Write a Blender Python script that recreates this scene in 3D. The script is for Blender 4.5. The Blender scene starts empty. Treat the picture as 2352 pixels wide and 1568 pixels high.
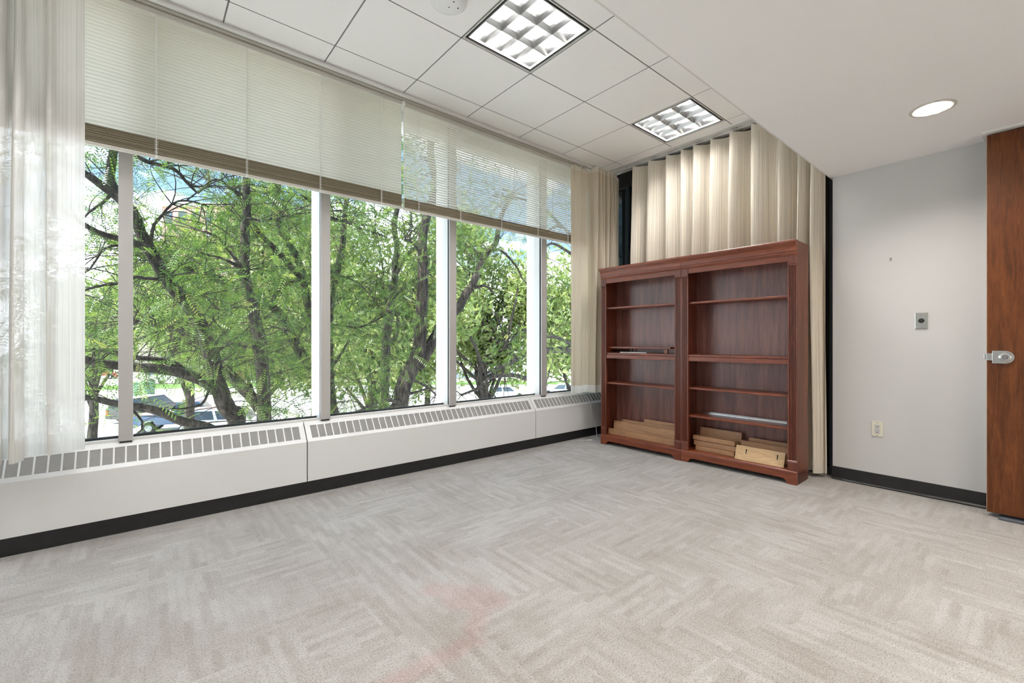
import bpy, bmesh, math, random
import numpy as np
from mathutils import Vector, Matrix, noise as mnoise

random.seed(7)
rng = np.random.default_rng(11)
S = bpy.context.scene
COL = S.collection
PI = math.pi
R = math.radians

# ------------------------------------------------------------------ camera
FPX, YAW, CAMH = 1022.0, R(39.8), 1.11
cam = bpy.data.cameras.new('camera')
cam.sensor_fit = 'HORIZONTAL'
cam.sensor_width = 36.0
cam.lens = 36.0 * FPX / 2352.0
cam.clip_start = 0.05
cam.clip_end = 500
camo = bpy.data.objects.new('camera', cam)
COL.objects.link(camo)
camo.location = (0, 0, CAMH)
camo.rotation_euler = (R(90), 0, -YAW)
S.camera = camo

# ------------------------------------------------------------------ exposure
S.view_settings.view_transform = 'Standard'
S.view_settings.look = 'None'
S.view_settings.gamma = 1.0
S.view_settings.use_curve_mapping = False
S.view_settings.exposure = 0.97
S.cycles.max_bounces = 10
S.cycles.diffuse_bounces = 5
S.cycles.transparent_max_bounces = 24
S.cycles.sample_clamp_indirect = 6.0

# light levels (lamps are built with their fixtures further down)
TUBE_E = 105.0       # fluorescent tubes in the troffers
CAN_E = 360.0        # recessed downlights
SUN_E = 9.0
SKY_E = 1.0

# ------------------------------------------------------------------ world
W = bpy.data.worlds.new('sky')
S.world = W
W.use_nodes = True
nt = W.node_tree
nt.nodes.clear()
def wn(t): return nt.nodes.new(t)
wo = wn('ShaderNodeOutputWorld'); wb = wn('ShaderNodeBackground')
tc = wn('ShaderNodeTexCoord'); sep = wn('ShaderNodeSeparateXYZ')
nt.links.new(tc.outputs['Generated'], sep.inputs[0])
ramp = wn('ShaderNodeValToRGB')
ramp.color_ramp.elements[0].position = 0.0
ramp.color_ramp.elements[0].color = (0.42, 0.60, 0.80, 1)
ramp.color_ramp.elements[1].position = 0.55
ramp.color_ramp.elements[1].color = (0.22, 0.43, 0.76, 1)
nt.links.new(sep.outputs['Z'], ramp.inputs[0])
mp = wn('ShaderNodeMapping'); mp.inputs['Scale'].default_value = (2.2, 2.2, 5.0)
nz = wn('ShaderNodeTexNoise'); nz.inputs['Scale'].default_value = 1.6; nz.inputs['Detail'].default_value = 6
nt.links.new(tc.outputs['Generated'], mp.inputs[0]); nt.links.new(mp.outputs[0], nz.inputs['Vector'])
cr = wn('ShaderNodeValToRGB')
cr.color_ramp.elements[0].position = 0.43; cr.color_ramp.elements[1].position = 0.60
hz = wn('ShaderNodeMapRange'); hz.inputs['From Min'].default_value = 0.0; hz.inputs['From Max'].default_value = 0.26
hz.inputs['To Min'].default_value = 0.16; hz.inputs['To Max'].default_value = -0.10
nt.links.new(sep.outputs['Z'], hz.inputs['Value'])
ad = wn('ShaderNodeMath'); ad.operation = 'ADD'; nt.links.new(nz.outputs[0], ad.inputs[0]); nt.links.new(hz.outputs[0], ad.inputs[1])
nt.links.new(ad.outputs[0], cr.inputs[0])
mx = wn('ShaderNodeMix'); mx.data_type = 'RGBA'
nt.links.new(cr.outputs[0], mx.inputs[0]); nt.links.new(ramp.outputs[0], mx.inputs[6])
mx.inputs[7].default_value = (3.3, 3.5, 3.8, 1)
nt.links.new(mx.outputs[2], wb.inputs[0]); wb.inputs[1].default_value = SKY_E
nt.links.new(wb.outputs[0], wo.inputs[0])

sun = bpy.data.lights.new('sun', 'SUN'); sun.energy = SUN_E; sun.angle = R(0.6); sun.color = (1.0, 0.97, 0.92)
suno = bpy.data.objects.new('sun', sun); COL.objects.link(suno)
suno.rotation_euler = Vector((0.80, -0.07, -0.95)).to_track_quat('-Z', 'Y').to_euler()

# ------------------------------------------------------------------ materials
MATS = {}
class NG:
    def __init__(s, name):
        s.m = bpy.data.materials.new(name); s.m.use_nodes = True
        s.t = s.m.node_tree; s.b = s.t.nodes['Principled BSDF']; s.out = s.t.nodes['Material Output']
        MATS[name] = s.m
    def n(s, t, **kw):
        nd = s.t.nodes.new(t)
        for k, v in kw.items():
            if k in nd.inputs: nd.inputs[k].default_value = v
            else: setattr(nd, k, v)
        return nd
    def l(s, a, b): s.t.links.new(a, b)
    def ramp(s, fac, stops):
        r = s.n('ShaderNodeValToRGB')
        e = r.color_ramp.elements
        while len(e) < len(stops): e.new(0.5)
        for i, (p, c) in enumerate(stops):
            e[i].position = p; e[i].color = tuple(c) + (1,) if len(c) == 3 else c
        s.l(fac, r.inputs[0]); return r
    def mixc(s, fac, a, b, mode='MIX'):
        x = s.n('ShaderNodeMix'); x.data_type = 'RGBA'; x.blend_type = mode
        for sock, v in ((0, fac), (6, a), (7, b)):
            if hasattr(v, 'is_linked') or hasattr(v, 'links'): s.l(v, x.inputs[sock])
            else: x.inputs[sock].default_value = v if sock == 0 else (tuple(v) + (1,) if len(v) == 3 else v)
        return x.outputs[2]
    def bump(s, h, strength=0.2, dist=0.01):
        b = s.n('ShaderNodeBump'); b.inputs['Strength'].default_value = strength; b.inputs['Distance'].default_value = dist
        s.l(h, b.inputs['Height']); s.l(b.outputs[0], s.b.inputs['Normal']); return b

def plain(name, col, rough=0.5, metal=0.0, bump=None, var=0.0, spec=0.5):
    g = NG(name); b = g.b
    b.inputs['Base Color'].default_value = tuple(col) + (1,)
    b.inputs['Roughness'].default_value = rough; b.inputs['Metallic'].default_value = metal
    b.inputs['Specular IOR Level'].default_value = spec
    tcn = g.n('ShaderNodeTexCoord')
    nzn = g.n('ShaderNodeTexNoise', Scale=bump[0] if bump else 30.0, Detail=4.0)
    g.l(tcn.outputs['Object'], nzn.inputs['Vector'])
    if var:
        lo = [c * (1 - var) for c in col]; hi = [min(1, c * (1 + var)) for c in col]
        rr = g.ramp(nzn.outputs[0], [(0.3, lo), (0.7, hi)]); g.l(rr.outputs[0], b.inputs['Base Color'])
    if bump: g.bump(nzn.outputs[0], bump[1], bump[2])
    return g.m

def wood(name, dark, light, rough=0.35, axis='Z', scale=1.0, coat=0.0):
    g = NG(name); b = g.b
    tcn = g.n('ShaderNodeTexCoord'); mpn = g.n('ShaderNodeMapping')
    st = {'X': (1.2, 14, 14), 'Y': (14, 1.2, 14), 'Z': (14, 14, 1.2)}[axis]
    mpn.inputs['Scale'].default_value = [v * scale for v in st]
    g.l(tcn.outputs['Object'], mpn.inputs[0])
    n1 = g.n('ShaderNodeTexNoise', Scale=1.0, Detail=5.0, Distortion=1.2); g.l(mpn.outputs[0], n1.inputs['Vector'])
    mp2 = g.n('ShaderNodeMapping'); mp2.inputs['Scale'].default_value = [v * scale * 7 for v in st]
    g.l(tcn.outputs['Object'], mp2.inputs[0])
    n2 = g.n('ShaderNodeTexNoise', Scale=1.0, Detail=3.0); g.l(mp2.outputs[0], n2.inputs['Vector'])
    mid = [(a + c) / 2 for a, c in zip(dark, light)]
    r1 = g.ramp(n1.outputs[0], [(0.3, dark), (0.5, mid), (0.72, light)])
    r2 = g.ramp(n2.outputs[0], [(0.35, (0.72, 0.72, 0.72)), (0.6, (1.1, 1.1, 1.1))])
    g.l(g.mixc(0.7, r1.outputs[0], r2.outputs[0], 'MULTIPLY'), b.inputs['Base Color'])
    b.inputs['Roughness'].default_value = rough
    b.inputs['Coat Weight'].default_value = coat; b.inputs['Coat Roughness'].default_value = 0.3
    g.bump(n2.outputs[0], 0.08, 0.002)
    return g.m

# carpet: two crossing directions of streaked blocks, pile speckle, one pink patch
def make_carpet():
    g = NG('carpet'); b = g.b
    tcn = g.n('ShaderNodeTexCoord'); P = tcn.outputs['Object']
    def brick(rot, w, h, sc):
        m = g.n('ShaderNodeMapping'); m.inputs['Rotation'].default_value = (0, 0, rot); g.l(P, m.inputs[0])
        wv = g.n('ShaderNodeTexNoise', Scale=3.0, Detail=2.0); g.l(P, wv.inputs['Vector'])
        bt = g.n('ShaderNodeTexBrick')
        bt.inputs['Color1'].default_value = (0, 0, 0, 1); bt.inputs['Color2'].default_value = (1, 1, 1, 1)
        bt.inputs['Mortar'].default_value = (0.5, 0.5, 0.5, 1)
        bt.inputs['Scale'].default_value = sc; bt.inputs['Mortar Size'].default_value = 0.004
        bt.inputs['Brick Width'].default_value = w; bt.inputs['Row Height'].default_value = h
        g.l(m.outputs[0], bt.inputs['Vector']); return bt.outputs[0]
    def streak(sx, sy):
        m = g.n('ShaderNodeMapping'); m.inputs['Scale'].default_value = (sx, sy, 1); g.l(P, m.inputs[0])
        q = g.n('ShaderNodeTexNoise', Scale=1.0, Detail=3.0, Roughness=0.6); g.l(m.outputs[0], q.inputs['Vector']); return q.outputs[0]
    sel = g.n('ShaderNodeTexVoronoi', Scale=2.6); sel.distance = 'CHEBYCHEV'; sel.inputs['Randomness'].default_value = 0.75; g.l(P, sel.inputs['Vector'])
    sr = g.n('ShaderNodeSeparateColor'); g.l(sel.outputs['Color'], sr.inputs[0])
    dirf = g.ramp(sr.outputs[0], [(0.46, (0, 0, 0)), (0.54, (1, 1, 1))]).outputs[0]
    wq = g.n('ShaderNodeTexNoise', Scale=60.0, Detail=2.0); g.l(P, wq.inputs['Vector'])
    wv = g.n('ShaderNodeVectorMath', operation='MULTIPLY_ADD'); g.l(wq.outputs['Color'], wv.inputs[0]); wv.inputs[1].default_value = (.03, .03, 0); g.l(P, wv.inputs[2])
    P0 = P; P = wv.outputs[0]
    bk = g.mixc(dirf, brick(0, 0.21, 0.034, 1.0), brick(R(90), 0.21, 0.034, 1.0))
    sk = g.mixc(dirf, streak(9, 30), streak(30, 9))
    P = P0
    a = g.n('ShaderNodeMath', operation='MULTIPLY'); g.l(bk, a.inputs[0]); a.inputs[1].default_value = 0.29
    c = g.n('ShaderNodeMath', operation='MULTIPLY_ADD'); g.l(sk, c.inputs[0]); c.inputs[1].default_value = 0.35; g.l(a.outputs[0], c.inputs[2])
    big = g.n('ShaderNodeTexNoise', Scale=2.6, Detail=4.0); g.l(P, big.inputs['Vector'])
    d = g.n('ShaderNodeMath', operation='MULTIPLY_ADD'); g.l(big.outputs[0], d.inputs[0]); d.inputs[1].default_value = 0.6; g.l(c.outputs[0], d.inputs[2])
    pat = g.ramp(d.outputs[0], [(0.40, (0.325, 0.297, 0.270)), (0.60, (0.390, 0.368, 0.345)), (0.80, (0.465, 0.451, 0.435))])
    pile = g.n('ShaderNodeTexNoise', Scale=170.0, Detail=3.0, Roughness=0.75); g.l(P, pile.inputs['Vector'])
    vor = g.n('ShaderNodeTexVoronoi', Scale=240.0); g.l(P, vor.inputs['Vector'])
    spk = g.ramp(pile.outputs[0], [(0.33, (0.38, 0.36, 0.34)), (0.47, (0.98, 0.98, 0.98)), (0.7, (1.18, 1.18, 1.18))])
    colr = g.mixc(1.0, pat.outputs[0], spk.outputs[0], 'MULTIPLY')
    # pink patch: distance to two line segments on the floor
    def seg(ax, ay, bx, by, w):
        A = Vector((ax, ay, 0)); D = Vector((bx - ax, by - ay, 0)); L2 = D.dot(D)
        v = g.n('ShaderNodeVectorMath', operation='SUBTRACT'); g.l(P, v.inputs[0]); v.inputs[1].default_value = A
        dt = g.n('ShaderNodeVectorMath', operation='DOT_PRODUCT'); g.l(v.outputs[0], dt.inputs[0]); dt.inputs[1].default_value = D / L2
        cl = g.n('ShaderNodeClamp'); g.l(dt.outputs['Value'], cl.inputs[0])
        sc = g.n('ShaderNodeVectorMath', operation='SCALE'); sc.inputs[0].default_value = D; g.l(cl.outputs[0], sc.inputs['Scale'])
        df = g.n('ShaderNodeVectorMath', operation='DISTANCE'); g.l(v.outputs[0], df.inputs[0]); g.l(sc.outputs[0], df.inputs[1])
        m1 = g.n('ShaderNodeMath', operation='SUBTRACT'); m1.inputs[0].default_value = w; g.l(df.outputs['Value'], m1.inputs[1])
        return m1.outputs[0]
    segs = [seg(1.00, 1.76, 1.16, 1.60, .055), seg(1.06, 1.62, 1.15, 1.53, .085), seg(1.08, 1.50, .95, 1.38, .045), seg(.95, 1.36, .55, 1.36, .045)]
    cur = segs[0]
    for s2 in segs[1:]:
        mm = g.n('ShaderNodeMath', operation='MAXIMUM'); g.l(cur, mm.inputs[0]); g.l(s2, mm.inputs[1]); cur = mm.outputs[0]
    wob = g.n('ShaderNodeTexNoise', Scale=22.0, Detail=3.0); g.l(P, wob.inputs['Vector'])
    w2 = g.n('ShaderNodeMath', operation='MULTIPLY_ADD'); g.l(wob.outputs[0], w2.inputs[0]); w2.inputs[1].default_value = 0.05; g.l(cur, w2.inputs[2])
    sm = g.n('ShaderNodeMapRange'); sm.inputs['From Min'].default_value = 0.012; sm.inputs['From Max'].default_value = 0.05; sm.inputs['To Max'].default_value = 0.5
    g.l(w2.outputs[0], sm.inputs['Value'])
    colr = g.mixc(sm.outputs[0], colr, g.mixc(1.0, colr, (1.08, 0.82, 0.84), 'MULTIPLY'))
    g.l(colr, b.inputs['Base Color'])
    b.inputs['Roughness'].default_value = 0.95; b.inputs['Specular IOR Level'].default_value = 0.15
    b.inputs['Sheen Weight'].default_value = 0.25
    h = g.n('ShaderNodeMath', operation='MULTIPLY_ADD'); g.l(vor.outputs['Distance'], h.inputs[0]); h.inputs[1].default_value = -0.6; g.l(pile.outputs[0], h.inputs[2])
    g.bump(h.outputs[0], 0.8, 0.006)
make_carpet()

plain('wall_paint', (0.565, 0.56, 0.555), 0.75, bump=(180, 0.12, 0.002), var=0.015)
plain('soffit_paint', (0.91, 0.905, 0.90), 0.8, bump=(160, 0.15, 0.002), var=0.01)
plain('white_paint_wall', (0.86, 0.86, 0.86), 0.7, bump=(180, 0.1, 0.002))
plain('white_trim', (0.74, 0.73, 0.71), 0.45, bump=(60, 0.02, 0.001))
plain('heater_enamel', (0.80, 0.795, 0.79), 0.38, bump=(220, 0.05, 0.001), var=0.01)
plain('heater_louvre', (0.66, 0.65, 0.64), 0.45, bump=(220, 0.05, 0.001))
plain('heater_inside', (0.05, 0.05, 0.05), 0.7)
plain('black_vinyl', (0.012, 0.012, 0.013), 0.32, bump=(25, 0.1, 0.003), var=0.3)
plain('rubber_gasket', (0.015, 0.016, 0.018), 0.6)
plain('anodised_aluminium', (0.52, 0.50, 0.485), 0.42, 0.25, bump=(300, 0.03, 0.0005))
plain('white_aluminium', (0.80, 0.80, 0.80), 0.45)
plain('tee_bar', (0.62, 0.61, 0.59), 0.5)
plain('tee_shadow', (0.20, 0.19, 0.18), 0.6)
plain('steel', (0.50, 0.48, 0.44), 0.24, 1.0, bump=(200, 0.03, 0.0005))
plain('satin_chrome', (0.58, 0.57, 0.56), 0.24, 1.0)
plain('dark_hole', (0.006, 0.006, 0.006), 0.7)
plain('ivory_plastic', (0.66, 0.64, 0.52), 0.35)
plain('grey_plastic', (0.55, 0.54, 0.52), 0.4)
plain('white_plastic', (0.78, 0.78, 0.77), 0.35)
plain('cream_band', (0.62, 0.60, 0.54), 0.6)
plain('white_cord', (0.90, 0.89, 0.87), 0.5)
plain('brown_screw', (0.10, 0.05, 0.02), 0.5)
wood('cherry_wood_shaded', (0.080, 0.014, 0.006), (0.185, 0.041, 0.016), 0.38, 'Z', 1.6, 0.25)  # sides and pilasters: darker cherry, the shade put into the colour
wood('cherry_back_sheen', (0.13, 0.048, 0.036), (0.27, 0.110, 0.085), 0.38, 'Z', 1.0, 0.6)  # lighter, pinker cherry: sky reflection on the back panel put into the colour
wood('cherry_rail', (0.125, 0.023, 0.008), (0.255, 0.060, 0.019), 0.38, 'Y', 1.6, 0.25)
wood('oak_board', (0.34, 0.175, 0.085), (0.50, 0.285, 0.15), 0.45, 'Y', 1.3)
wood('pale_board', (0.56, 0.36, 0.18), (0.66, 0.45, 0.25), 0.45, 'Y', 1.3)
wood('walnut_door', (0.070, 0.020, 0.006), (0.155, 0.048, 0.013), 0.5, 'Z', 2.4, 0.0)
MATS['walnut_door'].node_tree.nodes['Principled BSDF'].inputs['Specular IOR Level'].default_value = 0.25

def ceiling_tile_mat():
    g = NG('ceiling_tile'); b = g.b
    tcn = g.n('ShaderNodeTexCoord')
    n1 = g.n('ShaderNodeTexNoise', Scale=190.0, Detail=3.0); g.l(tcn.outputs['Object'], n1.inputs['Vector'])
    r = g.ramp(n1.outputs[0], [(0.28, (0.82, 0.81, 0.80)), (0.44, (0.91, 0.90, 0.89)), (0.7, (0.93, 0.92, 0.91))])
    g.l(r.outputs[0], b.inputs['Base Color']); b.inputs['Roughness'].default_value = 0.9
    g.bump(n1.outputs[0], 0.22, 0.003)
ceiling_tile_mat()

def thin_fabric(name, col, transp, transl, stripe=0.0, axis=0, sscale=90.0):
    g = NG(name); t = g.t
    t.nodes.remove(g.b)
    tcn = g.n('ShaderNodeTexCoord'); uv = tcn.outputs['UV']
    mpn = g.n('ShaderNodeMapping'); mpn.inputs['Scale'].default_value = (sscale, 0.6, 1); g.l(uv, mpn.inputs[0])
    n1 = g.n('ShaderNodeTexNoise', Scale=1.0, Detail=4.0, Roughness=0.7); g.l(mpn.outputs[0], n1.inputs['Vector'])
    lo = [c * (1 - stripe) for c in col]; hi = [min(0.95, c * (1 + stripe * 0.5)) for c in col]
    r = g.ramp(n1.outputs[0], [(0.36, lo), (0.6, hi)])
    d = g.n('ShaderNodeBsdfDiffuse'); tl = g.n('ShaderNodeBsdfTranslucent'); tr = g.n('ShaderNodeBsdfTransparent')
    g.l(r.outputs[0], d.inputs[0]); g.l(r.outputs[0], tl.inputs[0])
    m1 = g.n('ShaderNodeMixShader'); m1.inputs[0].default_value = transl; g.l(d.outputs[0], m1.inputs[1]); g.l(tl.outputs[0], m1.inputs[2])
    m2 = g.n('ShaderNodeMixShader'); g.l(m1.outputs[0], m2.inputs[1]); g.l(tr.outputs[0], m2.inputs[2])
    if stripe and transp:
        f = g.n('ShaderNodeMapRange'); f.inputs['From Min'].default_value = 0.35; f.inputs['From Max'].default_value = 0.65
        f.inputs['To Min'].default_value = transp * 1.7; f.inputs['To Max'].default_value = transp * 0.3
        g.l(n1.outputs[0], f.inputs['Value']); g.l(f.outputs[0], m2.inputs[0])
    else: m2.inputs[0].default_value = transp
    g.l(m2.outputs[0], g.out.inputs[0])
    return g.m
thin_fabric('sheer_fabric', (0.84, 0.815, 0.79), 0.07, 0.33, 0.10, sscale=220)
thin_fabric('sheer_hem', (0.86, 0.84, 0.80), 0.02, 0.4, 0.1, sscale=220)
thin_fabric('drape_fabric', (0.76, 0.69, 0.58), 0.0, 0.12, 0.32, sscale=230)
thin_fabric('drape_hem', (0.74, 0.68, 0.58), 0.0, 0.15, 0.10, sscale=330)
thin_fabric('corner_drape', (0.68, 0.60, 0.48), 0.02, 0.20, 0.12, sscale=160)
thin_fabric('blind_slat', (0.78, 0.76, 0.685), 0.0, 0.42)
thin_fabric('blind_stack_shaded', (0.40, 0.355, 0.26), 0.0, 0.0)  # same slats in a darker tone, shade of the stack put into the colour
plain('stack_gap_shade', (0.10, 0.085, 0.06), 0.8)  # added dark box: blocks backlight and stands in for the shaded slat gaps

def glass_mat():
    g = NG('window_glass'); g.t.nodes.remove(g.b)
    tr = g.n('ShaderNodeBsdfTransparent'); gl = g.n('ShaderNodeBsdfGlossy'); gl.inputs['Roughness'].default_value = 0.0
    tr.inputs[0].default_value = (0.95, 0.97, 0.96, 1)
    lw = g.n('ShaderNodeLayerWeight'); lw.inputs[0].default_value = 0.5
    pw = g.n('ShaderNodeMath', operation='POWER'); g.l(lw.outputs['Facing'], pw.inputs[0]); pw.inputs[1].default_value = 4.0
    ma = g.n('ShaderNodeMath', operation='MULTIPLY_ADD'); g.l(pw.outputs[0], ma.inputs[0]); ma.inputs[1].default_value = 0.5; ma.inputs[2].default_value = 0.02
    m = g.n('ShaderNodeMixShader'); g.l(ma.outputs[0], m.inputs[0]); g.l(tr.outputs[0], m.inputs[1]); g.l(gl.outputs[0], m.inputs[2])
    g.l(m.outputs[0], g.out.inputs[0])
glass_mat()
plain('dark_glass', (0.006, 0.008, 0.010), 0.02, spec=0.5)
plain('dark_frame', (0.03, 0.045, 0.06), 0.35)

def emit(name, col, e):
    g = NG(name); g.t.nodes.remove(g.b)
    em = g.n('ShaderNodeEmission'); em.inputs[0].default_value = tuple(col) + (1,); em.inputs[1].default_value = e
    g.l(em.outputs[0], g.out.inputs[0]); return g.m
emit('fluorescent_tube', (1.0, 0.99, 0.975), TUBE_E)
emit('downlight_lamp', (1.0, 0.92, 0.83), CAN_E)
plain('louvre_aluminium', (0.42, 0.42, 0.42), 0.26, 1.0)
plain('lamp_pan', (0.85, 0.85, 0.84), 0.4)
plain('can_reflector', (0.88, 0.86, 0.84), 0.22, 0.5)

# ------------------------------------------------------------------ mesh helpers
class MB:
    def __init__(s): s.v = []; s.f = []; s.uv = None
    def box(s, x0, x1, y0, y1, z0, z1):
        i = len(s.v)
        s.v += [(x0,y0,z0),(x1,y0,z0),(x1,y1,z0),(x0,y1,z0),(x0,y0,z1),(x1,y0,z1),(x1,y1,z1),(x0,y1,z1)]
        s.f += [[i+a for a in q] for q in ((0,3,2,1),(4,5,6,7),(0,1,5,4),(1,2,6,5),(2,3,7,6),(3,0,4,7))]
        return s
    def prism(s, pts, axis, a0, a1):
        """extrude closed 2D polygon along axis ('x': pts=(y,z); 'y': pts=(x,z); 'z': pts=(x,y))"""
        i = len(s.v); n = len(pts)
        for a in (a0, a1):
            for p, q in pts:
                s.v.append({'x': (a,p,q), 'y': (p,a,q), 'z': (p,q,a)}[axis])
        s.f.append([i+k for k in range(n)][::-1]); s.f.append([i+n+k for k in range(n)])
        for k in range(n):
            k2 = (k+1) % n
            s.f.append([i+k, i+k2, i+n+k2, i+n+k])
        return s
    def tube(s, pts, rad, seg=8, cap=True):
        pts = [Vector(p) for p in pts]; n = len(pts)
        if not hasattr(rad, '__len__'): rad = [rad] * n
        i = len(s.v); up = None
        for k, p in enumerate(pts):
            d = (pts[min(k+1, n-1)] - pts[max(k-1, 0)]).normalized()
            if up is None or abs(up.dot(d)) > 0.95:
                up = Vector((0,0,1)) if abs(d.z) < 0.9 else Vector((1,0,0))
            a = d.cross(up).normalized(); b = a.cross(d).normalized(); up = b
            for j in range(seg):
                t = 2*PI*j/seg
                s.v.append(tuple(p + (a*math.cos(t) + b*math.sin(t))*rad[k]))
        for k in range(n-1):
            for j in range(seg):
                j2 = (j+1) % seg
                s.f.append([i+k*seg+j, i+k*seg+j2, i+(k+1)*seg+j2, i+(k+1)*seg+j])
        if cap:
            s.f.append([i+j for j in range(seg)][::-1]); s.f.append([i+(n-1)*seg+j for j in range(seg)])
        return s
    def lathe(s, prof, seg=32, c=(0,0,0), close=False):
        i = len(s.v); n = len(prof)
        for r, z in prof:
            for j in range(seg):
                t = 2*PI*j/seg; s.v.append((c[0]+r*math.cos(t), c[1]+r*math.sin(t), c[2]+z))
        for k in range(n-1):
            for j in range(seg):
                j2 = (j+1) % seg
                s.f.append([i+k*seg+j, i+k*seg+j2, i+(k+1)*seg+j2, i+(k+1)*seg+j])
        if close:
            s.f.append([i+j for j in range(seg)][::-1]); s.f.append([i+(n-1)*seg+j for j in range(seg)])
        return s
    def xf(s, M, start=0):
        for k in range(start, len(s.v)): s.v[k] = tuple(M @ Vector(s.v[k]))
        return s
    def mesh(s, name, mat, smooth=False, bevel=0.0, recalc=True):
        me = bpy.data.meshes.new(name); me.from_pydata(s.v, [], s.f)
        if recalc or bevel:
            bm = bmesh.new(); bm.from_mesh(me)
            if bevel:
                bmesh.ops.bevel(bm, geom=bm.edges[:], offset=bevel, segments=2, affect='EDGES', profile=0.6, clamp_overlap=True)
            bmesh.ops.recalc_face_normals(bm, faces=bm.faces[:]); bm.to_mesh(me); bm.free()
        if smooth:
            me.polygons.foreach_set('use_smooth', [True]*len(me.polygons))
        me.materials.append(MATS[mat]); return me
    def obj(s, name, mat, parent=None, smooth=False, bevel=0.0, recalc=True):
        return link(name, s.mesh(name, mat, smooth, bevel, recalc), parent)

def link(name, me, parent=None):
    o = bpy.data.objects.new(name, me); COL.objects.link(o)
    if parent: o.parent = parent
    return o
def tag(o, label=None, cat=None, group=None, kind=None):
    if label: o['label'] = label
    if cat: o['category'] = cat
    if group: o['group'] = group
    if kind: o['kind'] = kind
    return o
def empty(name, loc=(0,0,0)):
    o = bpy.data.objects.new(name, None); COL.objects.link(o); o.location = loc; o.empty_display_size = 0.1
    return o
def struct(o, label=None):
    o['kind'] = 'structure'
    if label: o['label'] = label
    return o
def copy_tree(o, parent=None):
    c = o.copy(); COL.objects.link(c); c.parent = parent
    for ch in [x for x in bpy.data.objects if x.parent == o]: copy_tree(ch, c)
    return c
B = lambda *a: MB().box(*a)

# pixel of the 2352x1568 photograph -> ray direction (distance always from what it touches)
FV = Vector((math.sin(YAW), math.cos(YAW), 0)); RV = Vector((math.cos(YAW), -math.sin(YAW), 0))
CAMP = Vector((0, 0, CAMH))
def ray(px, py): return FV + RV*((px-1176)/FPX) + Vector((0,0,-(py-784)/FPX))
def at_y(px, py, Y):
    d = ray(px, py); return CAMP + d*(Y/d.y)
def at_z(px, py, Z):
    d = ray(px, py); return CAMP + d*((Z-CAMH)/d.z)
def depth_of(p): return (Vector(p)-CAMP).dot(FV)

#ROOM
# ================================================================== ROOM SHELL
X0, X1 = -5.75, 4.42           # left wall / glazed back wall
Y0, YW = -2.20, 3.62           # wall behind the camera / glass line
CZ, SZ = 3.10, 2.44            # tile ceiling / soffit
WX = 4.31                      # painted wall face
SY = 1.125                     # soffit edge

struct(B(X0-.1, X1+.4, Y0-.1, YW+.1, -0.25, 0.0).obj('floor', 'carpet'))
struct(B(X0-.2, X0, Y0-.1, YW+.1, 0, 3.5).obj('wall_left', 'white_paint_wall'))
struct(B(X0, X1+.4, Y0-.2, Y0, 0, 3.5).obj('wall_behind', 'white_paint_wall'))
# painted wall on the right: its end stands proud of the glazed corner
wr = struct(B(WX, WX+.40, -2.2, 1.108, 0, 2.46).obj('wall_right', 'wall_paint'))
struct(B(X1+.03, X1+.23, 1.108, YW+.12, 0, 3.5).obj('wall_back', 'dark_frame'))
bb = struct(MB().prism([(WX-.012, .0), (WX-.016, .008), (WX-.012, .014), (WX-.006, .018), (WX-.005, .102), (WX, .104), (WX, 0)], 'y', -2.0, 1.110)
            .obj('baseboard_right', 'black_vinyl', bevel=.001))
struct(B(WX-.006, WX+.03, 1.108, 1.113, 0, .103).obj('trim_9', 'black_vinyl'))
# soffit over the camera's half of the room
struct(B(X0, X1+.4, Y0, SY, SZ, 3.5).obj('soffit', 'soffit_paint', bevel=.006))
# wall below the window and above the ceiling
struct(B(X0, X1+.4, YW-.06, YW+.16, -4.6, .50).obj('wall_window', 'white_trim'))
struct(B(X0, X1+.4, 3.42, YW+.16, 3.09, 3.5).obj('trim_1', 'white_trim'))

# ---- tile ceiling
ceil = struct(B(X0, X1+.4, SY, YW+.1, 3.30, 3.5).obj('ceiling', 'tee_bar'))
GX, GY, T = 1.003, 3.064, .6096
lights_at = [(1, 1), (4, 1), (-2, 1), (-5, 1), (-8, 1)]      # (column, row) of troffers; negative columns are unseen, added for brightness
xs = [X0] + [GX + T*k for k in range(-11, 6)] + [X1]
ys = [SY-.02, GY-3*T, GY-2*T, GY-T, GY, 3.30]
tile_cache = {}
for i in range(len(xs)-1):
    for j in range(len(ys)-1):
        col = i - 1 - 11; row = 3 - j       # column b, row a
        if (col, row) in lights_at: continue
        w, d = xs[i+1]-xs[i], ys[j+1]-ys[j]
        if w < .03: continue
        key = (round(w, 3), round(d, 3))
        if key not in tile_cache:
            tile_cache[key] = B(-w/2+.0045, w/2-.0045, -d/2+.0045, d/2-.0045, 0, .016).mesh('tile', 'ceiling_tile', bevel=.0015)
        o = link('tile', tile_cache[key], ceil)
        o.location = ((xs[i]+xs[i+1])/2, (ys[j]+ys[j+1])/2, CZ)
for x in xs[1:-1]:
    m = MB().box(x-.0045, x+.0045, SY, 3.30, CZ+.003, CZ+.03); m.obj('tee', 'tee_shadow', ceil)
for y in ys[1:-1]:
    m = MB().box(X0, X1, y-.0045, y+.0045, CZ+.003, CZ+.03); m.obj('tee', 'tee_shadow', ceil)
# edge mouldings towards the window: white angle, dark reveal, curtain track
struct(B(X0, X1, 3.292, 3.328, CZ-.010, CZ+.02).obj('trim_2', 'white_trim', bevel=.002))
struct(B(X0, X1, 3.328, 3.340, CZ-.003, CZ+.02).obj('trim_3', 'tee_shadow'))
struct(B(X0, X1, 3.340, 3.43, CZ-.022, CZ+.02).obj('trim_4', 'cream_band', bevel=.002))
struct(B(X0, X1, SY-.004, SY+.004, SZ-.0, SZ+.02).obj('trim_5', 'white_trim'))

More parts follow.
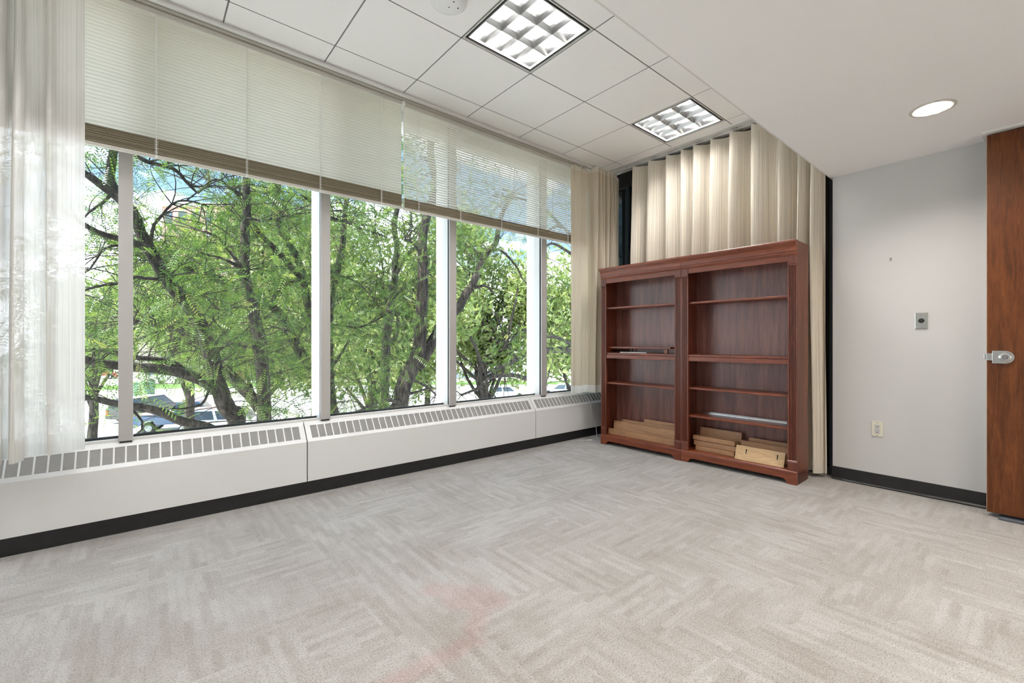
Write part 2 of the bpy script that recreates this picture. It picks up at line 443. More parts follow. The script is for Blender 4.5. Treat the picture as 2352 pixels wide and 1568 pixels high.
# ---- window wall: mullions, panes, sill
win = struct(empty('window_1', (0, YW, .5)))
def wpart(name, m, mat, bevel=0.0):
    o = m.obj(name, mat, win, bevel=bevel); o.matrix_parent_inverse = Matrix.Translation((0, -YW, -.5)); return o
MUL = [-4.65, -3.505, -2.36, -1.215, -.071, 1.0735, 2.206, 3.37]
for k, x in enumerate(MUL):
    hw = .033 + .002*max(0, k-4)
    wpart('mullion', B(x-hw+.002, x+hw-.002, 3.535, 3.74, .50, 3.1), 'white_aluminium', .002)
    wpart('mullion_gasket', B(x-hw+.004, x+hw-.004, 3.507, 3.536, .50, 3.1), 'rubber_gasket')
    wpart('mullion_cover', B(x-hw, x+hw, 3.495, 3.508, .52, 3.1), 'anodised_aluminium', .002)
edges = [X0] + MUL + [4.45]
for k in range(len(edges)-1):
    a, b = edges[k]+.033, edges[k+1]-.033
    wpart('pane', B(a-.01, b+.01, YW-.004, YW+.004, .52, 3.09), 'window_glass')
    wpart('pane_gasket', B(a, b, YW-.016, YW+.012, .522, .536), 'rubber_gasket')
wpart('sill', B(X0, X1, 3.535, 3.66, .485, .523), 'white_trim', .003)
wpart('sill_lip', B(X0, X1, 3.517, 3.536, .50, .533), 'white_trim', .004)
wpart('head', B(X0, X1, 3.55, 3.72, 3.0, 3.1), 'white_aluminium', .002)

# ---- black-framed dark glazing of the back wall (mirrors the room between the curtains)
bw = struct(empty('window_2', (X1, 2.2, 0)))
def bpart(name, m, mat, bevel=0.0):
    o = m.obj(name, mat, bw, bevel=bevel); o.matrix_parent_inverse = Matrix.Translation((-X1, -2.2, 0)); return o
bpart('pane', B(X1+.01, X1+.02, 1.11, 3.6, .05, 2.95), 'dark_glass')
bpart('frame_head', B(X1-.04, X1+.03, 1.11, 3.6, 2.93, 3.11), 'rubber_gasket', .002)
bpart('frame_sill', B(X1-.02, X1+.03, 1.11, 3.6, 0, .06), 'rubber_gasket', .002)
for y in (1.13, 2.2, 3.165): bpart('frame_post', B(X1-.02, X1+.03, y-.025, y+.025, .06, 2.93), 'dark_frame', .002)

#HEATERS
# ================================================================== CONVECTORS
def make_heater(L):
    root = empty('convector_heater')
    MB().prism([(3.41, .10), (3.41, .385), (3.416, .385), (3.416, .106), (3.55, .106), (3.55, .10)], 'x', .003, L-.003).obj('front_panel', 'heater_enamel', root, bevel=.0015)
    fy, fz, by, bz = 3.41, .385, 3.512, .515
    d = Vector((0, by-fy, bz-fz)); n = Vector((0, -d.z, d.y)).normalized(); ln = d.length
    def P(t, off): 
        q = Vector((0, fy, fz)) + d*t + n*off; return (q.y, q.z)
    def strip(t0, t1, o0, o1): return [P(t0, o0), P(t1, o0), P(t1, o1), P(t0, o1)]
    MB().prism(strip(0, .17, -.004, 0), 'x', .003, L-.003).obj('front_rail', 'heater_enamel', root, bevel=.001)
    MB().prism(strip(.80, 1.0, -.004, 0) , 'x', .003, L-.003).obj('rear_rail', 'heater_enamel', root, bevel=.001)
    MB().prism([P(1.0, -.004), P(1.0, 0), (3.516, .517), (3.535, .517), (3.535, .510)], 'x', .003, L-.003).obj('rear_lip', 'heater_enamel', root, bevel=.001)
    for a in (.003, L-.039):
        MB().prism(strip(.17, .80, -.004, 0), 'x', a, a+.036).obj('end_rail', 'heater_enamel', root)
    n_c = int(round((L-.078)/.0533)); p = (L-.078+.008)/n_c
    dv = MB().prism(strip(.17, .80, -.004, 0), 'x', 0, .008).mesh('divider', 'heater_enamel')
    for k in range(1, n_c):
        o = link('divider', dv, root); o.location.x = .039 + p*k - .008
    ns = 12
    sm = MB().prism([P(0, -.0075), P(.031, -.0025), P(.031, -.0015), P(0, -.0065)], 'x', .03, L-.03).mesh('louvre', 'heater_louvre')
    for k in range(ns):
        t = .178 + .60*k/(ns-1)
        o = link('louvre', sm, root); o.location = (0, d.y*t, d.z*t)
    MB().prism(strip(.10, .90, -.05, -.045), 'x', .01, L-.01).obj('core', 'heater_inside', root)
    B(.0, L, 3.44, 3.46, 0, .10).obj('toe_kick', 'black_vinyl', root)
    return root
h1 = make_heater(2.244)
for k, (x, lab) in enumerate([(.920, 'long off-white sloped-grille convector in the middle under the windows'),
                              (3.164, 'short visible off-white convector running behind the bookcase corner'),
                              (-1.324, 'off-white sloped-grille convector under the white sheer curtain'), (-3.568, 'off-white sloped-grille convector beyond the left edge of view')]):
    if k == 0: o = h1
    elif k == 1: o = make_heater(1.24)
    else: o = copy_tree(h1)
    o.location.x = x
    tag(o, lab, 'heater', 'convectors along the window wall')
struct(B(X0, X1, 3.432, 3.441, 0, .098).obj('baseboard_window', 'black_vinyl', bevel=.002))

#BLINDS
# ================================================================== VENETIAN BLINDS
def slat_mesh(L, tilt, w=.025, crown=.0028):
    m = MB(); c, s_ = math.cos(tilt), math.sin(tilt); n = 4
    for x in (0, L):
        for k in range(n+1):
            u = (k/n-.5)*w; h = crown*(1-(2*k/n-1)**2)
            m.v.append((x, u*c - h*s_, u*s_ + h*c))
    for k in range(n): m.f.append([k, k+1, n+1+k+1, n+1+k])
    return m
def make_blind(L, tilt, ztop, zstack, zrail, cords, y=3.375):
    root = empty('venetian_blind')
    MB().prism([(y-.014, 0), (y-.014, .03), (y+.014, .03), (y+.014, 0)], 'x', 0, L).obj('headrail', 'cream_band', root, bevel=.002).location.z = ztop-.03
    pitch = .0213
    me = slat_mesh(L-.008, tilt).mesh('slat', 'blind_slat', smooth=True, recalc=False)
    n = int((ztop-.045-zstack)/pitch)+1
    for k in range(n):
        o = link('slat', me, root); o.location = (.004, y, ztop-.045-k*pitch)
        o.rotation_euler.x = random.uniform(-.03, .03)
    st = MB(); ns = 15; p2 = (zstack-zrail-.022)/ns
    for k in range(ns):
        dy = random.uniform(-.004, .004); zz = zrail+.024+k*p2 + random.uniform(-.0012, .0012); th = random.choice((.0008, .0012, .0018))
        st.box(.004, L-.004, y-.012+dy, y+.012+dy, zz-th, zz+th)
    B(.008, L-.008, y-.004, y+.010, zrail+.018, zstack-.006).obj('stack_gap_shade', 'stack_gap_shade', root)
    so = st.obj('slat_stack', 'blind_stack_shaded', root, recalc=False); so['kind'] = 'stuff'
    MB().prism([(y-.013, .004), (y-.009, 0), (y+.009, 0), (y+.013, .004), (y+.013, .018), (y-.013, .018)], 'x', .002, L-.002).obj('bottom_rail', 'cream_band', root, bevel=.0015).location.z = zrail
    for cx in cords:
        m = MB()
        for sy in (-.0145, .0145):
            m.tube([(cx, y+sy, ztop-.03), (cx, y+sy, zrail)], .0024, 5)
        zz = zstack+.006; k = 0; pts = []
        while zz > zrail-.006:
            pts.append((cx + .008*(1 if k % 2 else -1), y-.0185-.005*((k//2) % 2), zz)); zz -= .0052; k += 1
        m.tube(pts, .0022, 5)
        m.obj('ladder_cord', 'white_cord', root)
    m = MB().box(L/2-.0, L/2+.0005, y, y+.001, zrail, zrail+.001)
    return root
b1 = make_blind(2.262, R(-62), 3.072, 2.312, 2.195, [.222, .69, 1.155, 1.617, 2.08], 3.378)
b1.location.x = -.622+.0
tag(b1, 'closed pale green venetian blind half raised, left of the blinds gap', 'blind', 'venetian blinds')
b2 = make_blind(2.27, R(-13), 3.068, 2.285, 2.190, [.135, .55, 1.02, 1.50, 1.95], 3.378)
b2.location.x = 1.650
tag(b2, 'pale venetian blind with light shining through slats, beside the far corner curtain', 'blind', 'venetian blinds')
b0 = copy_tree(b1); b0.location.x = -2.90+.01
tag(b0, 'pale green venetian blind mostly hidden behind the white sheer curtain', 'blind', 'venetian blinds')
# lift cord and wand at the joint of the blinds
m = MB(); pts = []
for k in range(60):
    z = 3.06 - .86*k/59; pts.append((1.645+.0025*math.sin(k*1.9), 3.352+.0025*math.cos(k*1.9), z))
m.tube(pts, .0016, 5)
m.tube([(1.640, 3.346, 3.06), (1.640, 3.346, 2.62), (1.644, 3.347, 2.20)], .0022, 6)
m.box(1.636, 1.653, 3.340, 3.362, 3.035, 3.066)
tag(m.obj('blind_lift_cord', 'white_cord'), 'white twisted lift cord hanging at the gap between two blinds', 'cord')

#CURTAINS
# ================================================================== CURTAINS
def catmull(pts, n=8):
    P = [Vector(p) for p in pts]; P = [P[0]*2-P[1]] + P + [P[-1]*2-P[-2]]; out = []
    for k in range(1, len(P)-2):
        for j in range(n):
            t = j/n; a, b, c, d = P[k-1], P[k], P[k+1], P[k+2]
            out.append(.5*((2*b) + (c-a)*t + (2*a-5*b+4*c-d)*t*t + (3*b-a-3*c+d)*t*t*t))
    out.append(P[-2]); return out
def curtain_sheet(name, mat, prof_fn, zs, parent, sag=None):
    """prof_fn(z) -> list of (x, y) cross-section points, same count for every z"""
    rows = [prof_fn(z) for z in zs]; n = len(rows[0])
    me = bpy.data.meshes.new(name)
    v = [(p[0], p[1], z - (sag(j) if sag and k == 0 else 0)) for k, (z, r) in enumerate(zip(zs, rows)) for j, p in enumerate(r)]
    f = [[k*n+j, k*n+j+1, (k+1)*n+j+1, (k+1)*n+j] for k in range(len(zs)-1) for j in range(n-1)]
    me.from_pydata(v, [], f)
    s = [0.0]
    for j in range(1, n): s.append(s[-1] + math.hypot(rows[0][j][0]-rows[0][j-1][0], rows[0][j][1]-rows[0][j-1][1]))
    uvl = me.uv_layers.new(name='UVMap')
    idx = np.empty(len(me.loops), dtype=np.int32); me.loops.foreach_get('vertex_index', idx)
    uv = np.stack([np.array(s)[idx % n], np.array(zs)[idx // n]], 1).astype(np.float32)
    uvl.data.foreach_set('uv', uv.ravel())
    me.polygons.foreach_set('use_smooth', [True]*len(me.polygons)); me.materials.append(MATS[mat])
    return link(name, me, parent)

# sheer at the left
base_l = [(-.232,3.300),(-.262,3.306),(-.300,3.300),(-.332,3.300),(-.343,3.275),(-.352,3.225),(-.366,3.230),(-.378,3.290),(-.400,3.310),(-.428,3.302),
          (-.441,3.260),(-.437,3.17),(-.452,3.12),(-.468,3.16),(-.476,3.24),(-.488,3.29),(-.497,3.23),(-.494,3.15),(-.508,3.10),(-.530,3.13),
          (-.545,3.24),(-.560,3.29),(-.575,3.20),(-.590,3.12),(-.610,3.2),(-.630,3.3),(-.655,3.18),(-.68,3.12),(-.70,3.22),(-.72,3.3),(-.76,3.15),(-.80,3.3)]
def prof_l(z):
    t = (3.05-z)/2.5; q = []
    for k, (x, y) in enumerate(base_l):
        a = .72 + .28*min(1, t*2.2)
        xx = x + .010*math.sin(k*1.7+t*2.5)*t*(0 if k < 3 else 1) - .012*t*(k > 9)
        q.append((xx, 3.30 + (y-3.30)*a, 0))
    return [(p.x, p.y) for p in catmull(q, 6)]
cl = empty('sheer_curtain', (-.5, 3.25, .53))
zs = list(np.linspace(3.05, .635, 26)); zh = [.635, .60, .565, .532]
def fixp(o, root): o.matrix_parent_inverse = Matrix.Translation(-Vector(root.location)); return o
fixp(curtain_sheet('cloth', 'sheer_fabric', prof_l, zs, cl), cl)
fixp(curtain_sheet('hem', 'sheer_hem', prof_l, zh, cl), cl)
fixp(curtain_sheet('heading', 'sheer_hem', prof_l, [3.085, 3.05], cl), cl)
tag(cl, 'white translucent sheer curtain hanging at the left end of the windows', 'curtain')

# corner curtain beside the bookcase
base_c = [(3.625,3.345),(3.66,3.335),(3.70,3.345),(3.735,3.325),(3.760,3.30),(3.775,3.335),(3.80,3.35),(3.85,3.345),(3.895,3.33)]
x = 3.90
for k in range(6):
    base_c += [(x, 3.22), (x+.020, 3.175), (x+.036, 3.25), (x+.050, 3.35), (x+.062, 3.35)]
    x += .068
base_c += [(x, 3.28), (x+.03, 3.25), (x+.06, 3.24)]
def prof_c(z):
    t = (3.0-z)/2.5; q = []
    for k, (x, y) in enumerate(base_c):
        a = .82 + .18*math.sin(k*2.1+t*3)*min(1, t+.2)
        q.append((x + .012*math.sin(k*.9+t*3.1)*t, 3.32+(y-3.32)*a, 0))
    return [(p.x, p.y) for p in catmull(q, 5)]
cc = empty('corner_curtain', (3.9, 3.3, .53))
fixp(curtain_sheet('cloth', 'corner_drape', prof_c, list(np.linspace(3.01, .62, 22)), cc), cc)
fixp(curtain_sheet('hem', 'sheer_hem', prof_c, [.62, .58, .538], cc), cc)
fixp(curtain_sheet('heading', 'drape_hem', prof_c, [3.07, 3.01], cc, sag=lambda j: .012*(1+math.sin(j*.5))), cc)
tag(cc, 'narrow cream curtain bunched in pleats in the far window corner', 'curtain')

# big pleated drape on the back wall
fy = [2.965, 2.76, 2.557, 2.382, 2.251, 2.083, 1.893, 1.708, 1.487, 1.334, 1.240, 1.145]
def prof_b(z):
    t = (3.03-z)/3.0; q = []
    for k in range(len(fy)-1):
        a, b = fy[k], fy[k+1]; w = a-b; ph = k*1.3
        amp = (.082+.016*math.sin(k*2.3))*(0.75+.35*min(1, t*3)) * min(1.0, w/.15)
        dy = .012*math.sin(ph+t*4)*min(1, t*2)
        # each pleat: round front face, tight tuck to the right
        for u, o in ((0.0, -.35), (.07, -.95), (.22, -.92), (.45, -.45), (.70, .35), (.90, .66)):
            q.append((4.262 + o*amp, a - u*w + dy, 0))
    q.append((4.26, fy[-1]+.012*t*0, 0))
    return [(p.x, p.y) for p in catmull(q, 4)]
cb = empty('pleated_drape', (4.2, 2.05, .03))
fixp(curtain_sheet('cloth', 'drape_fabric', prof_b, list(np.linspace(2.99, .14, 30)), cb), cb)
fixp(curtain_sheet('hem', 'drape_hem', prof_b, [.14, .09, .035], cb), cb)
fixp(curtain_sheet('heading', 'drape_hem', prof_b, [3.077, 2.99], cb, sag=lambda j: .034*math.sin(PI*((j % 24)/24))**1.5), cb)
tag(cb, 'wide cream striped pleated drape on the wall behind the bookcases', 'curtain')
# ceiling track of the drape
tr = empty('curtain_track', (4.2, 2.1, 3.06))
fixp(B(4.265, 4.295, 1.13, 3.25, 3.080, 3.099).obj('rail', 'white_trim', tr, bevel=.002), tr)
fixp(B(4.16, 4.215, 1.13, 3.25, 3.086, 3.100).obj('ceiling_strip', 'white_trim', tr, bevel=.002), tr)
for k, y in enumerate(fy[:-1]):
    fixp(MB().tube([(4.275, y-.02, 3.06), (4.24, y-.03, 3.05), (4.215, y-.02, 3.045)], .004, 6).obj('hook', 'steel', tr), tr)
tag(tr, 'dark ceiling curtain rail with hooks above the pleated drape', 'curtain rail')
tr2 = empty('curtain_track', (0, 3.3, 3.07))
fixp(B(X0, 4.1, 3.285, 3.315, 3.076, 3.09).obj('rail', 'white_trim', tr2, bevel=.002), tr2)
tag(tr2, 'slim white curtain rail on the ceiling along the windows', 'curtain rail')

#BOOKCASES
# ================================================================== BOOKCASES
def make_bookcase(W_, shelves):
    """local: y from 0 (viewer's right) to W_ (viewer's left); x from 0 (front of carcass) to D; z up"""
    root = empty('bookcase'); D, H = .262, 1.895
    PW = .066
    wv, wr_ = 'cherry_wood_shaded', 'cherry_rail'
    for y in (0, W_-.02): B(.012, D, y, y+.02, 0, 1.80).obj('side_panel', wv, root, bevel=.0015)
    B(D-.012, D-.004, .02, W_-.02, .09, 1.80).obj('back_panel', 'cherry_back_sheen', root)
    B(.012, D-.004, .02, W_-.02, 1.772, 1.792).obj('inner_top', wr_, root)
    B(.0, D-.012, .02, W_-.02, .085, .108).obj('bottom_shelf', wr_, root, bevel=.002)
    # plinth with bracket feet
    pts = [(0, 0), (.060, 0), (.072, .012), (.078, .026), (.090, .036), (.104, .040), (W_-.104, .040), (W_-.090, .036), (W_-.078, .026), (W_-.072, .012), (W_-.060, 0), (W_, 0), (W_, .092), (0, .092)]
    MB().prism(pts, 'x', -.014, .010).obj('plinth', wr_, root, bevel=.002)
    MB().prism([(-.014, .092), (-.012, .100), (-.004, .106), (.012, .108), (.012, .092)], 'y', .0, W_).obj('plinth_moulding', wr_, root)
    for y in (0, W_-.02): B(.010, D, y, y+.02, 0, .09).obj('plinth_side', wv, root)
    # fluted pilasters
    for y in (0, W_-PW):
        pil = empty('pilaster'); pil.parent = root
        pl = [(-.002, 0)]
        nf, mgn = 5, .008; fw = (PW-2*mgn)/nf
        sec = [(-.004, 0)]
        for k in range(nf):
            a = mgn + k*fw
            sec += [(-.004, a+.0022), (.0030, a+.0034), (.0030, a+fw-.0034), (-.004, a+fw-.0022)]
        sec += [(-.004, PW), (.014, PW), (.014, 0)]
        MB().prism([(p, y+q) for p, q in sec], 'z', .185, 1.700).obj('shaft', wv, pil)
        B(-.008, .014, y-.000, y+PW+.000, .105, .168).obj('plinth_block', wv, pil, bevel=.002)
        MB().prism([(-.008, .168), (-.011, .172), (-.008, .177), (-.010, .181), (-.004, .186), (.014, .186), (.014, .168)], 'y', y, y+PW).obj('base_ring', wv, pil)
        MB().prism([(-.004, 1.698), (-.009, 1.702), (-.007, 1.708), (-.009, 1.713), (.014, 1.713), (.014, 1.698)], 'y', y, y+PW).obj('capital_ring', wv, pil)
        B(-.008, .014, y, y+PW, 1.713, 1.782).obj('capital_block', wv, pil, bevel=.002)
    B(-.004, .014, PW, W_-PW, 1.735, 1.785).obj('top_rail', wr_, root, bevel=.002)
    # cornice profile
    cor = [(.014, 1.780), (-.010, 1.780), (-.013, 1.784), (-.010, 1.790), (-.014, 1.795), (-.014, 1.806), (-.018, 1.812), (-.019, 1.828), (-.024, 1.846), (-.033, 1.860),
           (-.038, 1.864), (-.038, 1.870), (-.043, 1.872), (-.046, 1.878), (-.046, 1.891), (-.043, H), (.014, H)]
    MB().prism(cor, 'y', 0, W_).obj('cornice', wr_, root)
    B(.012, D, 0, W_, 1.80, H-.002).obj('top_board', wv, root, bevel=.002)
    # fixed double middle shelf and adjustable shelves
    ms = B(.004, D-.012, .02, W_-.02, .930, .968).obj('fixed_shelf', wr_, root, bevel=.002)
    B(.010, D-.012, .022, W_-.022, .970, .990).obj('upper_shelf', wr_, root, bevel=.003)
    for z in shelves: B(.022, D-.014, .022, W_-.022, z-.018, z).obj('shelf', wr_, root, bevel=.003)
    return root
bcr = make_bookcase(.948, [1.475, .688, .432]); bcl = make_bookcase(.925, [1.478, .672])
ROT = R(1.05)
bcr.location = (3.888, 1.228, 0); bcr.rotation_euler.z = ROT
bcl.location = (3.888-math.sin(ROT)*.950, 1.228+.950, 0); bcl.rotation_euler.z = ROT
tag(bcr, 'cherry wood bookcase with four shelves, nearer the grey wall', 'bookcase', 'pair of cherry bookcases')
tag(bcl, 'cherry wood bookcase with low riser on its middle shelf, nearer the window', 'bookcase', 'pair of cherry bookcases')

def bc_pos(x, y, z): return (3.888 + x, y, z)
def board(name, y0, y1, x, z0, hgt, lean, mat, label, th=.016, pins=(), group='loose shelf boards in the bookcases', holes=()):
    L = y1-y0
    root = empty(name, (x, (y0+y1)/2, z0)); root.rotation_euler = (0, lean, 0)
    B(0, th, -L/2, L/2, 0, hgt).obj('plank', mat, root, bevel=.0015)
    for (u, w) in pins:
        MB().tube([(-.010, u*L/2, w*hgt), (.001, u*L/2, w*hgt)], .004, 8).obj('shelf_pin', 'satin_chrome', root)
    for (u, w) in holes:
        m = MB().prism([(u*L/2-.003, w*hgt-.020), (u*L/2+.003, w*hgt-.020), (u*L/2+.004, w*hgt+.006), (u*L/2+.007, w*hgt+.016), (u*L/2, w*hgt+.022), (u*L/2-.006, w*hgt+.014), (u*L/2-.004, w*hgt+.006)], 'x', -.0006, .002)
        m.obj('keyhole_slot', 'dark_hole', root)
    return tag(root, label, 'board', group)
dz = .1085
# left bookcase
board('shelf_board', 2.262, 3.068, 3.925, dz, .058, R(6), 'oak_board', 'low long oak board at the very front of the left bookcase bottom')
board('shelf_board', 2.275, 3.030, 3.960, dz, .140, R(9), 'oak_board', 'tall oak board with a pin at its left corner, behind the low front board', pins=[(.94, .88)])
board('shelf_board', 2.300, 2.960, 3.998, dz, .160, R(8), 'oak_board', 'mostly hidden oak board with a pin behind the tall one, left bookcase', pins=[(.93, .95)])
board('shelf_board', 2.292, 2.700, 4.030, dz, .190, R(8), 'oak_board', 'short oak board sticking up at the right of the left bookcase bottom', pins=[(-.88, .90), (.9, .94)])
# right bookcase: stack of three in front of a short upright, pale one leaning at the front
for k, (y0, y1, z, lab) in enumerate([(1.735, 2.085, dz, 'lowest of the three stacked oak boards in the right bookcase'),
                                      (1.715, 2.105, dz+.043, 'middle of the three stacked oak boards in the right bookcase'),
                                      (1.738, 2.118, dz+.088, 'topmost of the three stacked oak boards in the right bookcase')]):
    board('shelf_board', y0, y1, 3.955+.007*k, z, .041, R(3), 'oak_board', lab, .07)
board('shelf_board', 1.722, 2.100, 4.055, dz, .196, R(6), 'oak_board', 'short oak board with two pins standing behind the stacked boards', pins=[(-.84, .9), (.93, .9)])
board('shelf_board', 1.332, 1.712, 3.910, dz, .120, R(22), 'pale_board', 'pale yellow board with two keyhole slots leaning at the front', holes=[(.55, .62), (-.72, .60)], pins=[])
board('shelf_board', 1.325, 1.708, 4.025, dz, .140, R(4), 'oak_board', 'narrow oak board directly behind the pale keyhole board')
board('shelf_board', 1.322, 1.660, 4.062, dz, .165, R(4), 'oak_board', 'rearmost oak board at the right end of the right bookcase')
# riser and strips
rs = empty('shelf_riser', (3.93, 2.70, .9905))
B(-.02, .15, -.385, .375, .046, .064).obj('top_board', 'cherry_rail', rs, bevel=.002)
for y in (-.335, .355): B(-.014, .006, y-.020, y+.020, 0, .046).obj('foot', 'cherry_rail', rs, bevel=.002)
B(.12, .14, .15, .17, 0, .046).obj('foot', 'cherry_rail', rs, bevel=.002)
tag(rs, 'low cherry wood riser on small feet on the middle shelf', 'riser')
tag(B(3.918, 3.925, 2.585, 2.905, .9905, 1.0).obj('white_strip', 'white_plastic', bevel=.001), 'thin white strip lying under the low cherry riser', 'strip')
ls = empty('metal_ledge', (4.09, 1.73, .4325))
B(0, .004, -.365, .365, 0, .019).obj('upright', 'satin_chrome', ls, bevel=.001)
B(-.022, 0, -.365, .365, 0, .003).obj('flange', 'satin_chrome', ls, bevel=.0008)
tag(ls, 'shiny metal ledge strip at the back of the lowest right shelf', 'ledge')

#WALLTHINGS
# ================================================================== THINGS ON THE WALL
def wall_thing(name, y, z, label, cat):
    o = empty(name, (WX, y, z)); return tag(o, label, cat)
sw = wall_thing('key_switch', .5735, 1.259, 'steel switch plate with black round socket on grey wall', 'switch')
B(-.007, 0, -.035, .035, -.058, .058).obj('plate', 'steel', sw, bevel=.004)
m = MB().lathe([(0, .006), (.013, .006), (.016, .003), (.017, 0)], 24); m.xf(Matrix.Translation((-.007, 0, 0)) @ Matrix.Rotation(R(-90), 4, 'Y')); m.obj('socket', 'dark_hole', sw, smooth=False)
for z in (-.042, .042):
    m = MB().lathe([(0, .002), (.004, .0015), (.005, 0)], 12); m.xf(Matrix.Translation((-.007, 0, z)) @ Matrix.Rotation(R(-90), 4, 'Y')); m.obj('screw', 'satin_chrome', sw)
ot = wall_thing('power_outlet', .8225, .445, 'cream two-socket power outlet low on the grey wall', 'outlet')
B(-.006, 0, -.036, .036, -.058, .058).obj('plate', 'ivory_plastic', ot, bevel=.003)
B(-.008, -.004, -.017, .017, -.033, .033).obj('face', 'grey_plastic', ot, bevel=.001)
for s in (-1, 1):
    z = .017*s
    for y in (-.0065, .0065): B(-.0085, -.007, y-.0015, y+.0015, z-.001, z+.008).obj('slot', 'dark_hole', ot)
    B(-.0085, -.007, -.003, .003, z-.012, z-.006).obj('slot', 'dark_hole', ot)
    B(-.0075, -.005, -.0035, .0035, s*.048-.002, s*.048+.002).obj('screw', 'brown_screw', ot)
hk = wall_thing('wall_hook', .744, 1.726, 'small bare picture nail in the grey wall', 'nail')
m = MB().tube([(0, 0, 0), (-.012, 0, .004), (-.014, 0, .010)], .0022, 6); m.obj('nail', 'satin_chrome', hk)
B(-.003, 0, -.006, .006, -.014, .008).obj('plate', 'steel', hk, bevel=.001)

# door leaf standing open against the wall
dr = struct(empty('door_1', (4.135, .240, 0)))
DW = .91
B(0, .044, -DW, 0, .030, 2.418).obj('leaf', 'walnut_door', dr, bevel=.0015)
B(.002, .042, -.0005, .0025, .030, 2.418).obj('edge_band', 'oak_board', dr)
lk = empty('lock'); lk.parent = dr
zc = 1.012
n = 14; pts = [(-.022, zc-.040), (-.022, zc+.040)] + [(-.076-.040*math.sin(PI*k/n), zc+.040*math.cos(PI*k/n)) for k in range(n+1)]
MB().prism(pts, 'x', -.008, 0).obj('escutcheon', 'satin_chrome', lk, bevel=.002)
B(-.006, .0, -.024, .003, zc-.022, zc+.024).obj('strike_plate', 'satin_chrome', lk, bevel=.001)
m = MB().lathe([(0, .016), (.012, .016), (.013, .013), (.019, .013), (.027, .010), (.030, 0)], 32); m.xf(Matrix.Translation((-.008, -.078, zc)) @ Matrix.Rotation(R(-90), 4, 'Y')); m.obj('cylinder', 'satin_chrome', lk, smooth=False)
m = MB().lathe([(.0085, .0), (.0105, .0005), (.0115, 0)], 24); m.xf(Matrix.Translation((-.0245, -.078, zc)) @ Matrix.Rotation(R(-90), 4, 'Y')); m.obj('ring', 'dark_hole', lk)
B(-.0255, -.024, -.083, -.074, zc-.0015, zc+.0015).obj('keyway', 'dark_hole', lk)
B(.010, .030, 0, .016, zc-.014, zc+.018).obj('latch_bolt', 'satin_chrome', lk, bevel=.003)
struct(B(4.10, WX, -.80, .262, 2.425, SZ).obj('trim_6', 'white_trim', bevel=.002))
struct(B(WX-.03, WX, .228, .252, .0, SZ).obj('trim_7', 'anodised_aluminium', bevel=.003))
plain('dark_mat', (0.09, 0.10, 0.12), 0.95, bump=(300, .5, .005), var=.4)
struct(B(4.10, WX-.02, -.8, .19, .0, .012).obj('trim_8', 'dark_mat', bevel=.004))

#LIGHTS
# ================================================================== CEILING FITTINGS
def make_troffer():
    root = empty('ceiling_light'); h = T/2
    fr = MB()
    for (a, b, c, d) in ((-h+.006, h-.006, -h+.006, -h+.013), (-h+.006, h-.006, h-.013, h-.006), (-h+.006, -h+.013, -h+.013, h-.013), (h-.013, h-.006, -h+.013, h-.013)):
        fr.box(a, b, c, d, -.001, .012)
    fr.obj('frame', 'white_trim', root)
    rv = MB(); i0, i1 = h-.013, h-.030
    for (a, b, c, d) in ((-i0, i0, -i0, -i1), (-i0, i0, i1, i0), (-i0, -i1, -i1, i1), (i1, i0, -i1, i1)):
        rv.box(a, b, c, d, .010, .016)
    rv.obj('reveal', 'dark_hole', root)
    inn = h-.032
    lip = MB()
    for (a, b, c, d) in ((-inn, inn, -inn, -inn+.006), (-inn, inn, inn-.006, inn), (-inn, -inn+.006, -inn, inn), (inn-.006, inn, -inn, inn)):
        lip.box(a, b, c, d, .002, .016)
    lip.obj('louvre_rim', 'white_trim', root)
    # parabolic blades: 3 across x, 2 along x
    def blade(half):
        return [(-.0012, 0), (.0012, 0), (half*.35, .014), (half*.75, .032), (half, .052), (-half, .052), (-half*.75, .032), (-half*.35, .014)]
    cw = 2*inn/4; cd = 2*inn/3
    for k in (1, 2, 3):
        x = -inn + cw*k; MB().prism([(x+p, q+.004) for p, q in blade(.020)], 'y', -inn, inn).obj('cross_blade', 'louvre_aluminium', root)
    for k in (1, 2):
        y = -inn + cd*k; MB().prism([(y+p, q+.004) for p, q in blade(.026)], 'x', -inn, inn).obj('long_blade', 'louvre_aluminium', root)
    # side reflectors
    for s in (-1, 1):
        MB().prism([(s*inn, .004), (s*(inn-.004), .02), (s*(inn-.014), .05), (s*(inn-.02), .075), (s*inn, .075)], 'x', -inn, inn).obj('side_reflector', 'louvre_aluminium', root)
        MB().prism([(s*inn, .004), (s*(inn-.004), .02), (s*(inn-.012), .05), (s*(inn-.016), .075), (s*inn, .075)], 'y', -inn, inn).obj('end_reflector', 'louvre_aluminium', root)
    pan = MB().box(-inn, inn, -inn, inn, .150, .156)
    for (a, b, c, d) in ((-inn, inn, -inn-.004, -inn), (-inn, inn, inn, inn+.004), (-inn-.004, -inn, -inn, inn), (inn, inn+.004, -inn, inn)):
        pan.box(a, b, c, d, .012, .150)
    pan.obj('housing', 'lamp_pan', root)
    for k in range(3):
        y = -inn + cd*(k+.5)
        MB().tube([(-inn+.02, y, .086), (inn-.02, y, .086)], .0145, 10).obj('tube', 'fluorescent_tube', root, smooth=True)
    return root
tr0 = make_troffer()
labs = {(1, 1): 'bright square louvred ceiling light nearest the camera', (4, 1): 'smaller-looking square louvred ceiling light near the pleated drape',
        (-2, 1): 'added unseen louvred ceiling light beyond the left edge of view', (-5, 1): 'added unseen louvred ceiling light left of the sheer curtain', (-8, 1): 'added unseen louvred ceiling light furthest to the left'}
